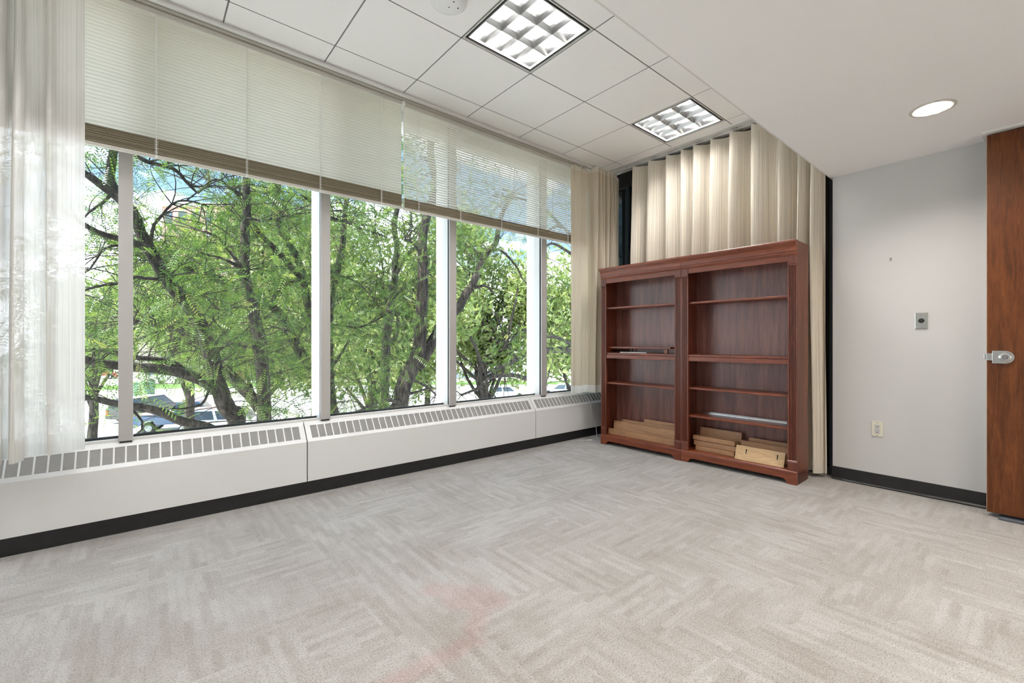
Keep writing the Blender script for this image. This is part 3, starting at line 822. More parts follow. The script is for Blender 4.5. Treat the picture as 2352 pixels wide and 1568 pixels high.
for k, (c, r_) in enumerate(lights_at):
    o = tr0 if k == 0 else copy_tree(tr0)
    o.location = (GX + T*(c+.5), GY - T*(r_+.5), CZ)
    tag(o, labs[(c, r_)], 'ceiling light', 'square louvred ceiling lights')

def make_can():
    root = empty('downlight')
    MB().lathe([(.082, .004), (.083, -.004), (.090, -.006), (.100, -.004), (.102, .0)], 40).obj('trim_ring', 'cream_band', root, smooth=True)
    MB().lathe([(.082, .003), (.080, -.002), (.0815, -.0035), (.084, -.003)], 40).obj('inner_ring', 'tee_shadow', root, smooth=True)
    MB().lathe([(.081, .0), (.079, .02), (.074, .045), (.060, .068)], 40).obj('reflector', 'can_reflector', root, smooth=True)
    MB().lathe([(0.001, .040), (.03, .043), (.050, .052), (.060, .066)], 24).obj('lamp', 'downlight_lamp', root, smooth=True)
    return root
# the soffit gets a round hole by standing the can just below its skin
can0 = make_can()
cans = [(3.47, .415), (1.2, .415), (-1.1, .415), (3.47, -1.3), (1.2, -1.3), (-1.1, -1.3), (2.35, -1.3), (0.05, -1.3), (-2.25, -1.3)]  # only the first is in view, the others are added for brightness
for k, (x, y) in enumerate(cans):
    o = can0 if k == 0 else copy_tree(can0)
    o.location = (x, y, SZ)
    tag(o, ['round recessed downlight in the soffit near the door', 'added unseen downlight in the soffit straight above the camera', 'added unseen downlight in the soffit left of the camera', 'added unseen downlight behind the camera near the open door', 'added unseen downlight behind the camera in mid room', 'added unseen downlight behind the camera on the left', 'added unseen downlight behind the camera, second from the door', 'added unseen downlight right behind the camera', 'added unseen downlight behind the camera, furthest left'][k], 'downlight', 'recessed downlights')
# cut the holes
sof = bpy.data.objects['soffit']
cut = MB()
for x, y in cans: cut.lathe([(.0818, -.05), (.0818, .13)], 40, (x, y, SZ), close=True)
cme = cut.mesh('hole_cutter', 'soffit_paint'); cob = bpy.data.objects.new('hole_cutter', cme); COL.objects.link(cob)
md = sof.modifiers.new('holes', 'BOOLEAN'); md.object = cob; md.operation = 'DIFFERENCE'; md.solver = 'EXACT'
bpy.context.view_layer.update()
dg = bpy.context.evaluated_depsgraph_get()
nm = bpy.data.meshes.new_from_object(sof.evaluated_get(dg)); sof.modifiers.clear(); sof.data = nm
bpy.data.objects.remove(cob)

# smoke detector at the top edge of the view
sd = empty('smoke_detector', (1.375, 2.225, CZ))
MB().lathe([(.0, -.040), (.055, -.038), (.088, -.030), (.105, -.016), (.110, 0)], 40).obj('cover', 'white_plastic', sd, smooth=True)
for a in (0, 2.1, 4.2): MB().lathe([(0, -.0415), (.0035, -.041), (.004, -.036)], 10, (.03*math.cos(a)+.02, .03*math.sin(a)-.02, 0)).obj('indicator', 'dark_hole', sd)
tag(sd, 'round white smoke detector on the ceiling at the top edge', 'smoke detector')

# white cable trailing off the convector and its end on the carpet
m = MB().tube([(3.93, 3.50, .55), (4.00, 3.44, .46), (4.03, 3.402, .38), (4.05, 3.395, .25), (4.10, 3.38, .10), (4.02, 3.30, .006), (3.95, 3.22, .005), (3.90, 3.17, .005)], .0032, 6)
tag(m.obj('white_cable', 'white_plastic', smooth=True), 'thin white cable hanging over the convector beside the bookcase', 'cable')
m = MB().tube([tuple(at_z(*p, .004)) for p in [(1390, 1004), (1372, 1005), (1357, 1003)]], .003, 6)
p0 = at_z(1360, 1010, .006); m.tube([tuple(p0), tuple(p0+Vector((-.05, .03, 0)))], .007, 8)
m.tube([tuple(p0+Vector((-.05, .03, 0))), tuple(p0+Vector((-.12, .10, -.002)))], .003, 6)
tag(m.obj('cable_end', 'white_plastic'), 'loose white plug end lying on carpet by the bookcase foot', 'cable')

#EXTERIOR
# ================================================================== OUTSIDE (the room is one storey up)
GZ = -4.6
plain('pale_concrete', (0.60, 0.59, 0.57), 0.9, bump=(3, .2, .01), var=.10)
plain('kerb_stone', (0.55, 0.54, 0.52), 0.9, var=.08)
plain('lawn', (0.10, 0.20, 0.04), 0.95, bump=(40, .6, .03), var=.45)
plain('brick_wall', (0.42, 0.25, 0.20), 0.9, bump=(20, .3, .02), var=.15)
plain('red_brick', (0.34, 0.13, 0.09), 0.9, bump=(20, .3, .02), var=.2)
plain('pale_stone', (0.55, 0.50, 0.44), 0.9, var=.08)
plain('roof_felt', (0.22, 0.19, 0.18), 0.9, var=.2)
plain('tinted_window', (0.05, 0.07, 0.09), 0.08)
plain('green_enamel', (0.10, 0.20, 0.14), 0.5, var=.1)
plain('lamp_grey', (0.40, 0.41, 0.42), 0.45, .2)
plain('tyre_rubber', (0.02, 0.02, 0.02), 0.8)
plain('tail_lamp', (0.55, 0.03, 0.02), 0.25)
plain('head_lamp', (0.8, 0.8, 0.82), 0.15)
for nm, c in (('blue_paint', (.10, .17, .30)), ('white_paint', (.72, .73, .75)), ('black_paint', (.03, .032, .036)), ('silver_paint', (.45, .47, .50)), ('red_paint', (.30, .03, .025))):
    plain(nm, c, .25, .15); MATS[nm].node_tree.nodes['Principled BSDF'].inputs['Coat Weight'].default_value = .6

struct(B(-140, 200, YW+.16, 260, GZ-.5, GZ).obj('ground', 'pale_concrete'))

def at_d(px, py, D): return CAMP + ray(px, py)*D
def gpos(px, D):      # ground point under image column px at depth D
    q = at_d(px, 784, D); return Vector((q.x, q.y, GZ))

# ---- median lawn with kerb, far pavements
def ground_strip(name, mat, p0, p1, w, h, label, cat):
    a, b = gpos(*p0), gpos(*p1); d = (b-a).normalized(); n = Vector((-d.y, d.x, 0))
    m = MB().prism([(q.x, q.y) for q in (a, b, b+n*w, a+n*w)], 'z', GZ, GZ+h)
    return tag(m.obj(name, mat, bevel=.03), label, cat)
ground_strip('grass_median', 'lawn', (120, 50), (640, 56), 6.0, .16, 'strip of mown grass beyond the parking lot', 'lawn')
ground_strip('kerb', 'kerb_stone', (100, 49.4), (660, 55.3), .35, .15, 'pale kerb edging the far grass strip', 'kerb')
ground_strip('grass_verge', 'lawn', (700, 58), (1700, 60), 3.0, .15, 'far green verge behind the white parked cars', 'lawn')

# ---- cars
def make_car(kind, paint):
    root = empty('parked_' + {'pickup': 'pickup', 'suv': 'suv', 'sedan': 'car', 'van': 'van'}[kind])
    L, Wd = {'pickup': (5.6, 1.95), 'suv': (4.7, 1.85), 'sedan': (4.6, 1.8), 'van': (5.2, 1.95)}[kind]
    belt = {'pickup': 1.10, 'suv': 1.05, 'sedan': .92, 'van': 1.15}[kind]; top = {'pickup': 1.85, 'suv': 1.72, 'sedan': 1.45, 'van': 2.05}[kind]
    wr, fx, rx = .36, L*.5-.92, -L*.5+1.02
    def arch(cx): return [(cx+.46*math.cos(t), .36+.46*math.sin(t)) for t in np.linspace(PI-.35, .35, 9)]
    pts = [(-L/2+.02, .35)] + [(-L/2+.06, .30)] + arch(rx) + arch(fx) + [(L/2-.05, .30), (L/2, .45), (L/2-.02, .70), (L/2-.10, belt-.16)]
    hood = {'pickup': 1.05, 'suv': .95, 'sedan': .95, 'van': .7}[kind]
    pts += [(L/2-.25, belt-.10), (L/2-hood, belt), (-L/2+.10, belt), (-L/2, belt-.10)]
    m = MB().prism(pts, 'y', -Wd/2, Wd/2); m.obj('body', paint, root, bevel=.03)
    c0, c1, r0, r1 = {'pickup': (-.55, L/2-1.35, -.40, L/2-2.05), 'suv': (-L/2+.06, L/2-1.05, -L/2+.32, L/2-1.75), 'sedan': (-L/2+.55, L/2-1.15, -L/2+1.15, L/2-1.95), 'van': (-L/2+.04, L/2-.65, -L/2+.14, L/2-1.25)}[kind]
    w1, w2 = Wd/2-.05, Wd/2-.22
    cb_ = MB(); cb_.v = [(c0, -w1, belt-.02), (c1, -w1, belt-.02), (c1, w1, belt-.02), (c0, w1, belt-.02), (r0, -w2, top), (r1, -w2, top), (r1, w2, top), (r0, w2, top)]
    cb_.f = [[0,3,2,1],[4,5,6,7],[0,1,5,4],[1,2,6,5],[2,3,7,6],[3,0,4,7]]; cb_.obj('cabin', paint, root, bevel=.05)
    def quad_win(name, p, q, r, s, a0, a1, b0, b1):
        p, q, r, s = map(Vector, (p, q, r, s)); f = lambda u, v: (p*(1-u)+q*u)*(1-v) + (s*(1-u)+r*u)*v
        n = (q-p).cross(s-p).normalized()*.012
        vv = [f(a0, b0), f(a1, b0), f(a1, b1), f(a0, b1)]
        k = MB(); k.v = [tuple(x+n) for x in vv]+[tuple(x-n) for x in vv]; k.f = [[0,1,2,3],[7,6,5,4],[0,4,5,1],[1,5,6,2],[2,6,7,3],[3,7,4,0]]
        k.obj(name, 'tinted_window', root)
    V = cb_.v
    for (a, b_, c, d) in ((0, 1, 5, 4), (3, 2, 6, 7)):
        quad_win('side_window', V[a], V[b_], V[c], V[d], .06, .48, .14, .86); quad_win('side_window', V[a], V[b_], V[c], V[d], .53, .93, .14, .86)
    quad_win('windscreen', V[1], V[2], V[6], V[5], .06, .94, .08, .92); quad_win('rear_window', V[0], V[3], V[7], V[4], .1, .9, .25, .9)
    if kind == 'pickup': B(-L/2+.10, -.62, -Wd/2+.12, Wd/2-.12, belt-.01, belt+.012).obj('bed', 'roof_felt', root)
    wm = MB().lathe([(.20, -.11), (.33, -.11), (.36, -.07), (.36, .07), (.33, .11), (.20, .11)], 24, close=False); wm.xf(Matrix.Rotation(R(90), 4, 'X'))
    tm = wm.mesh('tyre', 'tyre_rubber', smooth=True)
    rm = MB().lathe([(0, .095), (.06, .10), (.19, .075), (.215, .10), (.22, -.10), (0, -.10)], 20); rm.xf(Matrix.Rotation(R(90), 4, 'X')); rme = rm.mesh('rim', 'silver_paint')
    for x in (fx, rx):
        for y in (-Wd/2+.10, Wd/2-.10):
            o = link('wheel', tm, root); o.location = (x, y, .36)
            if y > 0: o.rotation_euler.z = PI
            link('rim', rme, o)
    for y in (-Wd/2+.16, Wd/2-.16):
        B(-L/2-.02, -L/2+.05, y-.09, y+.09, belt-.45, belt-.12).obj('tail_light', 'tail_lamp', root, bevel=.01)
        B(L/2-.14, L/2-.0, y-.12, y+.12, .62, .78).obj('headlight', 'head_lamp', root, bevel=.02)
    B(-L/2-.06, -L/2+.08, -Wd/2+.05, Wd/2-.05, .38, .56).obj('rear_bumper', 'silver_paint' if kind == 'pickup' else paint, root, bevel=.03)
    return root
def place_car(kind, paint, px, D, heading, label):
    o = make_car(kind, paint); p = gpos(px, D); o.location = p
    a = math.atan2(RV.y, RV.x) + R(heading); o.rotation_euler.z = a
    tag(o, label, 'car', 'cars parked outside')
place_car('pickup', 'blue_paint', 430, 29.0, 24, 'blue pickup truck parked below, red tail light towards the left')
place_car('suv', 'white_paint', 530, 27.0, 14, 'white car parked beside the blue pickup, seen between tree trunks')
place_car('suv', 'black_paint', 342, 33.0, 82, 'dark car parked left of the blue pickup by the mullion')
place_car('van', 'white_paint', 388, 60.0, 5, 'white van far off beside the green utility cabinet')
place_car('sedan', 'white_paint', 1160, 43.0, 8, 'white car with visible wheel parked low in the fourth pane')
place_car('sedan', 'silver_paint', 1292, 45.0, 170, 'silver car parked furthest right behind the last mullion')
place_car('suv', 'red_paint', 232, 68.0, 20, 'small red vehicle far off at the left edge of window')

# ---- utility cabinet, lamp post
uc = empty('utility_cabinet', gpos(331, 47)); uc.rotation_euler.z = math.atan2(RV.y, RV.x)
B(-.75, .75, -.5, .5, 0, 1.35).obj('body', 'green_enamel', uc, bevel=.04)
B(-.80, .80, -.55, .55, 1.35, 1.45).obj('lid', 'green_enamel', uc, bevel=.03)
B(-.02, .02, -.53, -.5, .1, 1.3).obj('door_seam', 'rubber_gasket', uc)
tag(uc, 'green utility cabinet on the far side of the parking lot', 'utility cabinet')
lp = empty('lamp_post', gpos(1005, 25)); ph = 7.4
MB().tube([(0, 0, 0), (0, 0, ph)], [.085, .065], 12).obj('pole', 'lamp_grey', lp, smooth=True)
MB().lathe([(0, ph+.02), (.10, ph+.04), (.34, ph+.14), (.38, ph+.20), (.30, ph+.26), (0, ph+.30)], 24).obj('lamp_head', 'lamp_grey', lp, smooth=True)
MB().lathe([(0, 0), (.25, 0), (.25, .5), (.12, .55)], 16).obj('footing', 'kerb_stone', lp)
tag(lp, 'grey lamp post with flat round head beside the third mullion', 'lamp post')

# ---- buildings behind the trees
def building(name, px0, px1, D, h, depth, wall, label, rows, cols, cornice='pale_stone', rot=0.0):
    a, b = gpos(px0, D), gpos(px1, D); w = (b-a).length; root = empty(name, (a+b)/2); root.rotation_euler.z = math.atan2(b.y-a.y, b.x-a.x)
    B(-w/2, w/2, 0, depth, 0, h).obj('wall', wall, root)
    B(-w/2-.25, w/2+.25, -.25, depth+.25, h, h+.6).obj('cornice', cornice, root, bevel=.05)
    fh = h/rows; cw = w/cols
    wm = B(-cw*.26, cw*.26, -.06, .06, 0, fh*.52).mesh('window_pane', 'tinted_window'); sm_ = B(-cw*.32, cw*.32, -.16, .04, -.16, 0).mesh('window_sill', cornice)
    lm = B(-cw*.30, cw*.30, -.08, .04, fh*.52, fh*.52+.25).mesh('lintel', cornice)
    for r_ in range(rows):
        for c in range(cols):
            z = r_*fh + fh*.28; x = -w/2 + cw*(c+.5)
            for nm, me in (('window_pane', wm), ('window_sill', sm_), ('lintel', lm)):
                o = link(nm, me, root); o.location = (x, -.01, z)
    return tag(root, label, 'building')
building('brick_building', 372, 560, 72, 27.5, 14, 'brick_wall', 'tall pinkish brick building half hidden behind the trees', 7, 6)
building('brick_building', 570, 1010, 66, 15.5, 10, 'pale_stone', 'long pale stone building glimpsed through the foliage', 5, 14)
building('low_house', 462, 545, 63, 5.0, 3, 'red_brick', 'low red brick house beyond the grass strip', 1, 4)
building('office_block', 130, 300, 85, 7.5, 12, 'pale_stone', 'low pale building far off behind the left pane', 2, 6)

# ------------------------------------------------------------------ TREES
def bark_mat():
    g = NG('bark'); b = g.b
    tcn = g.n('ShaderNodeTexCoord'); mpn = g.n('ShaderNodeMapping'); mpn.inputs['Scale'].default_value = (22, 22, 4.5); g.l(tcn.outputs['Object'], mpn.inputs[0])
    n1 = g.n('ShaderNodeTexNoise', Scale=1.0, Detail=6.0, Roughness=.65, Distortion=.8); g.l(mpn.outputs[0], n1.inputs['Vector'])
    r = g.ramp(n1.outputs[0], [(.36, (.008, .007, .006)), (.5, (.040, .033, .026)), (.7, (.115, .097, .078))])
    g.l(r.outputs[0], b.inputs['Base Color']); b.inputs['Roughness'].default_value = .95
    g.bump(n1.outputs[0], 1.0, .06)
bark_mat()
def leaf_mat(name, stops, transl=.45):
    g = NG(name); g.t.nodes.remove(g.b)
    at = g.n('ShaderNodeAttribute'); at.attribute_name = 'tint'
    r = g.ramp(at.outputs['Fac'], stops)
    d = g.n('ShaderNodeBsdfDiffuse'); tl = g.n('ShaderNodeBsdfTranslucent'); gl = g.n('ShaderNodeBsdfGlossy'); gl.inputs['Roughness'].default_value = .45
    br = g.mixc(1.0, r.outputs[0], (1.25, 1.25, .7), 'MULTIPLY')
    g.l(r.outputs[0], d.inputs[0]); g.l(br, tl.inputs[0])
    m1 = g.n('ShaderNodeMixShader'); m1.inputs[0].default_value = transl; g.l(d.outputs[0], m1.inputs[1]); g.l(tl.outputs[0], m1.inputs[2])
    m2 = g.n('ShaderNodeMixShader'); m2.inputs[0].default_value = .05; g.l(m1.outputs[0], m2.inputs[1]); g.l(gl.outputs[0], m2.inputs[2])
    g.l(m2.outputs[0], g.out.inputs[0])
leaf_mat('locust_leaf', [(0, (.024, .066, .012)), (.45, (.080, .165, .028)), (.8, (.175, .275, .052)), (1.0, (.35, .37, .12))])
leaf_mat('far_leaf', [(0, (.10, .15, .045)), (.5, (.20, .27, .085)), (1.0, (.36, .39, .18))])

def big_mesh(name, verts, quads, mat, tint=None):
    me = bpy.data.meshes.new(name); nv, nq = len(verts), len(quads)
    me.vertices.add(nv); me.vertices.foreach_set('co', verts.astype(np.float32).ravel())
    me.loops.add(nq*4); me.loops.foreach_set('vertex_index', quads.astype(np.int32).ravel())
    me.polygons.add(nq); me.polygons.foreach_set('loop_start', np.arange(0, nq*4, 4, dtype=np.int32)); me.polygons.foreach_set('loop_total', np.full(nq, 4, dtype=np.int32))
    me.update(calc_edges=True)
    if tint is not None:
        a = me.attributes.new('tint', 'FLOAT', 'POINT'); a.data.foreach_set('value', tint.astype(np.float32))
    me.materials.append(MATS[mat]); return me

def frond_proto(pairs=9):
    """pinnate leaf along +x (unit length): thin rachis and paired leaflets, drooping slightly"""
    V, Q = [], []
    def quad(a, b, c, d):
        i = len(V); V.extend([a, b, c, d]); Q.append([i, i+1, i+2, i+3])
    quad((0, -.006, 0), (1, -.003, -.12), (1, .003, -.12), (0, .006, 0))
    for k in range(pairs):
        t = .12 + .86*k/(pairs-1); z = -.12*t*t; ll = .20*math.sin(PI*(.18+.74*(1-t*.75)))+.03
        for s in (-1, 1):
            ang = R(62); dx, dy = math.cos(ang)*ll, s*math.sin(ang)*ll; w = .032
            quad((t, 0, z), (t+dx*.5-w, dy*.5, z-.01), (t+dx, dy, z-.035), (t+dx*.5+w, dy*.5, z-.005))
    return np.array(V), np.array(Q)
FV_, FQ_ = frond_proto(8)

def fronds_mesh(name, pos, direc, size, tint, mat):
    n = len(pos); d = direc/np.linalg.norm(direc, axis=1, keepdims=True)
    up = rng.normal(size=(n, 3))*.45 + np.array([0, 0, 1.0]); s = np.cross(up, d); s /= np.linalg.norm(s, axis=1, keepdims=True)+1e-9
    u = np.cross(d, s)
    P = FV_[None]*size[:, None, None]
    W_ = pos[:, None] + P[..., 0:1]*d[:, None] + P[..., 1:2]*s[:, None] + P[..., 2:3]*u[:, None]
    q = FQ_[None] + (np.arange(n)*len(FV_))[:, None, None]
    tt = np.repeat(tint, len(FV_))
    return big_mesh(name, W_.reshape(-1, 3), q.reshape(-1, 4), mat, tt)

def tube_quads(pts, rads, seg, wob=0.0, seed=0):
    """numpy tube; returns verts, quads"""
    pts = np.array(pts); n = len(pts); tang = np.gradient(pts, axis=0); tang /= np.linalg.norm(tang, axis=1, keepdims=True)+1e-9
    ref = np.array([.3, .9, .2]); a = np.cross(tang, ref); a /= np.linalg.norm(a, axis=1, keepdims=True)+1e-9; b = np.cross(tang, a)
    th = np.arange(seg)*2*PI/seg
    rr = np.array(rads)[:, None]*np.ones((1, seg))
    if wob:
        g = np.random.default_rng(seed)
        ridge = 1 + wob*np.sin(th*3+g.random()*6)[None] + wob*.8*np.sin(th*7+g.random()*6)[None] + wob*.5*g.normal(size=(n, seg))
        rr = rr*ridge
    V = pts[:, None] + rr[..., None]*(np.cos(th)[None, :, None]*a[:, None] + np.sin(th)[None, :, None]*b[:, None])
    i = np.arange(n-1)[:, None]*seg; j = np.arange(seg)[None]; j2 = (j+1) % seg
    Q = np.stack([i+j, i+j2, i+seg+j2, i+seg+j], -1).reshape(-1, 4)
    return V.reshape(-1, 3), Q
def resample(pts, rads, step):
    P = catmull(pts, 10); P = np.array([tuple(p) for p in P]); r = np.interp(np.linspace(0, len(rads)-1, len(P)), np.arange(len(rads)), rads)
    s = np.concatenate([[0], np.cumsum(np.linalg.norm(np.diff(P, axis=0), axis=1))]); n = max(4, int(s[-1]/step))
    t = np.linspace(0, s[-1], n); return np.stack([np.interp(t, s, P[:, k]) for k in range(3)], 1), np.interp(t, s, r)

def limb(px, Ya, Yb, wa, wb, ground=False):
    """px: image polyline, thick end first; Ya..Yb: distance in front of the window plane line"""
    n = len(px); pts, rad = [], []
    for k, (x, y) in enumerate(px):
        Y = Ya + (Yb-Ya)*k/(n-1); p = at_y(x, y, Y); w = wa + (wb-wa)*k/(n-1)
        pts.append(p); rad.append(max(.008, w/2*depth_of(p)/FPX))
    if ground:
        p, q = pts[0], pts[1]; d = (p-q); d.z = 0; base = Vector((p.x+d.x*.8, p.y+d.y*.5, GZ-.1)); mid = p.lerp(base, .5)+Vector((d.x*.15, 0, 0))
        pts = [base, mid] + pts; rad = [rad[0]*1.5, rad[0]*1.12] + rad
    return resample([tuple(p) for p in pts], rad, .07)

TREES = [
 dict(label='leaning multi-limbed locust tree with low branches, seen in the second pane', Y=6.8, limbs=[
   ([(545,990),(526,948),(511,918),(499,876),(488,827),(476,786),(456,740),(430,698),(399,664),(374,629),(345,578),(323,535),(306,490),(283,460),(262,436),(252,405),(257,365),(262,325),(255,270),(235,190),(200,90)], 6.8, 6.3, 37, 10, True),
   ([(287,466),(250,438),(215,412),(188,394),(140,368),(80,350)], 6.4, 6.0, 21, 10, False),
   ([(338,570),(306,556),(268,546),(230,535),(193,515),(140,480),(90,470)], 6.5, 6.0, 17, 8, False),
   ([(497,896),(473,877),(435,861),(400,852),(360,846),(307,843),(260,838),(226,832),(190,824),(120,800),(50,792)], 6.75, 5.9, 27, 15, False),
   ([(432,858),(405,838),(380,829),(340,823),(307,820),(250,805),(190,803)], 6.6, 6.3, 15, 9, False),
   ([(500,994),(473,980),(440,972),(409,964),(371,946),(340,938),(307,932),(269,927),(235,919),(200,912),(130,915)], 6.4, 5.6, 23, 12, False),
   ([(262,440),(230,470),(210,482),(193,500)], 6.3, 6.1, 8, 4, False),
   ([(372,640),(340,640),(306,636),(267,652),(225,657),(190,668)], 6.5, 6.2, 9, 5, False),
   ([(300,560),(268,564),(240,568),(225,590),(205,620),(190,630)], 6.4, 6.2, 7, 3, False),
   ([(345,577),(352,520),(368,500),(400,465),(440,462),(480,475)], 6.5, 6.2, 8, 3, False),
   ([(262,330),(300,350),(340,372),(400,388),(430,420),(450,440)], 6.3, 6.6, 12, 5, False),
   ([(300,935),(330,975),(310,1000)], 6.0, 5.8, 6, 3, False),
   ([(490,850),(470,920),(440,935),(400,940)], 6.7, 6.2, 7, 3, False),
 ]),
 dict(label='upright locust tree with a straight dark trunk in the second pane', Y=7.6, limbs=[
   ([(606,985),(606,940),(605,905),(604,869),(600,827),(598,785),(587,739),(577,693),(566,654),(560,612),(563,570),(562,538),(566,496),(566,458),(566,422),(568,370),(560,290),(570,180),(560,60)], 7.6, 7.2, 31, 12, True),
   ([(598,940),(570,899),(545,874),(520,848),(503,831),(480,800),(440,775),(400,752),(350,745),(306,735)], 7.6, 8.2, 25, 9, False),
   ([(562,620),(545,600),(520,570),(500,545),(470,530)], 7.4, 6.8, 8, 3, False),
   ([(560,622),(535,605),(500,590),(470,584),(445,570)], 7.4, 7.0, 9, 3, False),
   ([(598,745),(575,700),(545,705),(505,712),(480,690)], 7.5, 7.0, 5, 2, False),
   ([(565,500),(600,506),(640,500),(670,488)], 7.3, 7.0, 6, 2, False),
   ([(562,450),(530,432),(505,412),(480,418),(455,445)], 7.3, 7.2, 7, 3, False),
   ([(605,800),(560,795),(530,790),(500,805)], 7.5, 7.0, 10, 4, False),
 ]),
 dict(label='slanting locust tree whose limbs cross behind the straight trunk', Y=9.0, limbs=[
   ([(770,980),(745,900),(720,857),(699,823),(678,789),(657,747),(644,722),(619,703),(594,692),(558,668),(524,650),(482,631),(440,618),(390,610),(330,590)], 9.0, 9.2, 25, 10, True),
   ([(724,770),(714,724),(705,694),(700,665),(694,630),(682,591),(663,559),(648,538),(640,515),(632,470),(640,420),(610,330)], 9.0, 8.6, 20, 8, False),
   ([(690,640),(682,629),(650,591),(619,559),(592,530),(579,507),(560,470),(530,420)], 8.9, 8.6, 15, 6, False),
   ([(612,706),(621,697),(640,665),(655,654),(672,648),(720,637),(760,625)], 8.8, 8.2, 10, 4, False),
   ([(678,789),(690,765),(700,750),(720,752)], 9.0, 8.5, 6, 3, False),
 ]),
 dict(label='slender forked locust tree left of centre in the third pane', Y=9.6, limbs=[
   ([(765,960),(757,860),(756,760),(759,688),(764,662),(774,637),(778,602),(786,568),(790,533),(792,490),(800,420),(790,320)], 9.6, 9.4, 19, 9, True),
   ([(700,450),(757,499),(792,508),(826,523),(860,534),(890,545)], 8.4, 8.0, 9, 3, False),
   ([(757,628),(790,635),(815,645),(835,660),(860,690)], 9.2, 8.6, 5, 2, False),
   ([(757,850),(775,825),(790,800),(803,780)], 9.4, 9.0, 7, 3, False),
   ([(757,745),(790,748),(820,752),(850,742),(880,726),(905,712)], 9.2, 8.6, 6, 3, False),
 ]),
 dict(label='thin locust tree standing behind the thick trunk in the third pane', Y=10.2, limbs=[
   ([(880,960),(884,860),(888,765),(897,699),(900,671),(907,637),(907,602),(912,568),(905,520),(915,450),(905,350)], 10.2, 10.0, 21, 9, True),
   ([(898,690),(904,681),(929,659),(950,643),(985,620),(1010,600)], 10.0, 9.4, 11, 4, False),
   ([(905,640),(930,590),(945,575),(960,560)], 10.0, 9.8, 10, 5, False),
   ([(900,790),(911,765),(915,730)], 10.3, 10.3, 12, 8, False),
 ]),
 dict(label='thick dark locust trunk forking to the right in the third pane', Y=7.4, limbs=[
   ([(905,975),(918,936),(929,886),(945,851),(960,815),(965,779),(967,743),(969,708),(971,671),(972,619),(971,585),(971,550),(976,516),(983,490),(1000,430),(990,340),(1010,220)], 7.4, 7.0, 37, 14, True),
   ([(957,845),(972,826),(986,797),(1001,770),(1012,749),(1035,725),(1057,700),(1071,673),(1083,659),(1095,629),(1104,604),(1115,588),(1124,577),(1140,555),(1150,500),(1180,440)], 7.4, 7.0, 27, 9, False),
   ([(1083,660),(1098,659),(1115,656),(1135,672)], 7.1, 6.8, 10, 4, False),
   ([(1123,578),(1150,575),(1185,610),(1200,640),(1220,660)], 7.0, 6.7, 7, 2, False),
   ([(974,613),(986,607),(1010,596),(1040,590)], 7.2, 6.8, 7, 4, False),
   ([(920,925),(906,921),(883,919),(861,926),(820,945)], 7.3, 6.8, 10, 5, False),
   ([(945,870),(975,885),(1000,905),(1020,930)], 7.4, 7.8, 6, 3, False),
   ([(940,905),(980,893),(1000,892),(1020,908)], 7.4, 7.8, 6, 3, False),
   ([(972,590),(950,560),(930,548)], 7.1, 6.8, 8, 4, False),
 ]),
 dict(label='locust tree reaching in from the right with a long low limb, fourth pane', Y=6.9, limbs=[
   ([(1560,1000),(1520,900),(1470,830),(1400,795),(1312,802),(1256,805),(1219,808),(1187,824),(1163,836),(1140,846),(1110,860)], 7.2, 6.4, 22, 6, True),
   ([(1330,800),(1285,777),(1259,772),(1225,765),(1200,758),(1167,791)], 6.8, 6.4, 9, 4, False),
   ([(1160,800),(1167,769),(1173,740),(1179,715),(1190,660)], 6.5, 6.4, 9, 4, False),
   ([(1240,850),(1220,870),(1180,862),(1128,867),(1100,890),(1060,907)], 6.6, 6.1, 12, 5, False),
   ([(1400,795),(1380,700),(1340,600),(1290,520),(1220,560)], 7.0, 6.6, 12, 4, False),
   ([(1345,610),(1300,575),(1262,560),(1235,600),(1215,640)], 6.7, 6.4, 8, 3, False),
   ([(1290,520),(1250,480),(1190,455),(1130,450)], 6.7, 6.9, 8, 3, False),
   ([(1256,806),(1270,825),(1262,850),(1255,880)], 6.5, 6.3, 5, 2, False),
   ([(1187,824),(1165,790),(1150,750),(1135,715)], 6.5, 6.3, 5, 2, False),
 ]),
]
# where the crown is thin (image ellipses: cx, cy, rx, ry, keep)
HOLES = [(405,435,34,42,.05),(345,430,30,40,.5),(235,405,28,34,.25),(222,640,34,44,.08),(230,970,48,50,.12),(430,945,125,52,.10),(345,915,70,50,.2),(330,780,45,40,.3),
         (588,552,16,14,.0),(812,592,26,26,.2),(1292,585,30,42,.12),(1190,580,26,30,.35),(1165,632,45,24,.35),(1150,900,110,24,.08),(1290,920,60,26,.2),(1012,885,30,50,.25),
         (560,900,50,40,.35),(700,900,40,40,.5),(840,600,40,40,.5),(260,520,40,60,.6),(640,880,40,30,.4),(1090,625,30,60,.55),(900,880,60,30,.8)]
def keep_prob(x, y):
    k = 1.0
    for cx, cy, rx, ry, p in HOLES:
        g_ = 26 if p <= .25 else 8
        d = math.hypot((x-cx)/(rx+g_), (y-cy)/(ry+g_))
        if d < 1: k = min(k, p)
        elif d < 1.35: k = min(k, p + (1-p)*(d-1)/.35)
    return k
TWIGF = 5
nodes_all = []
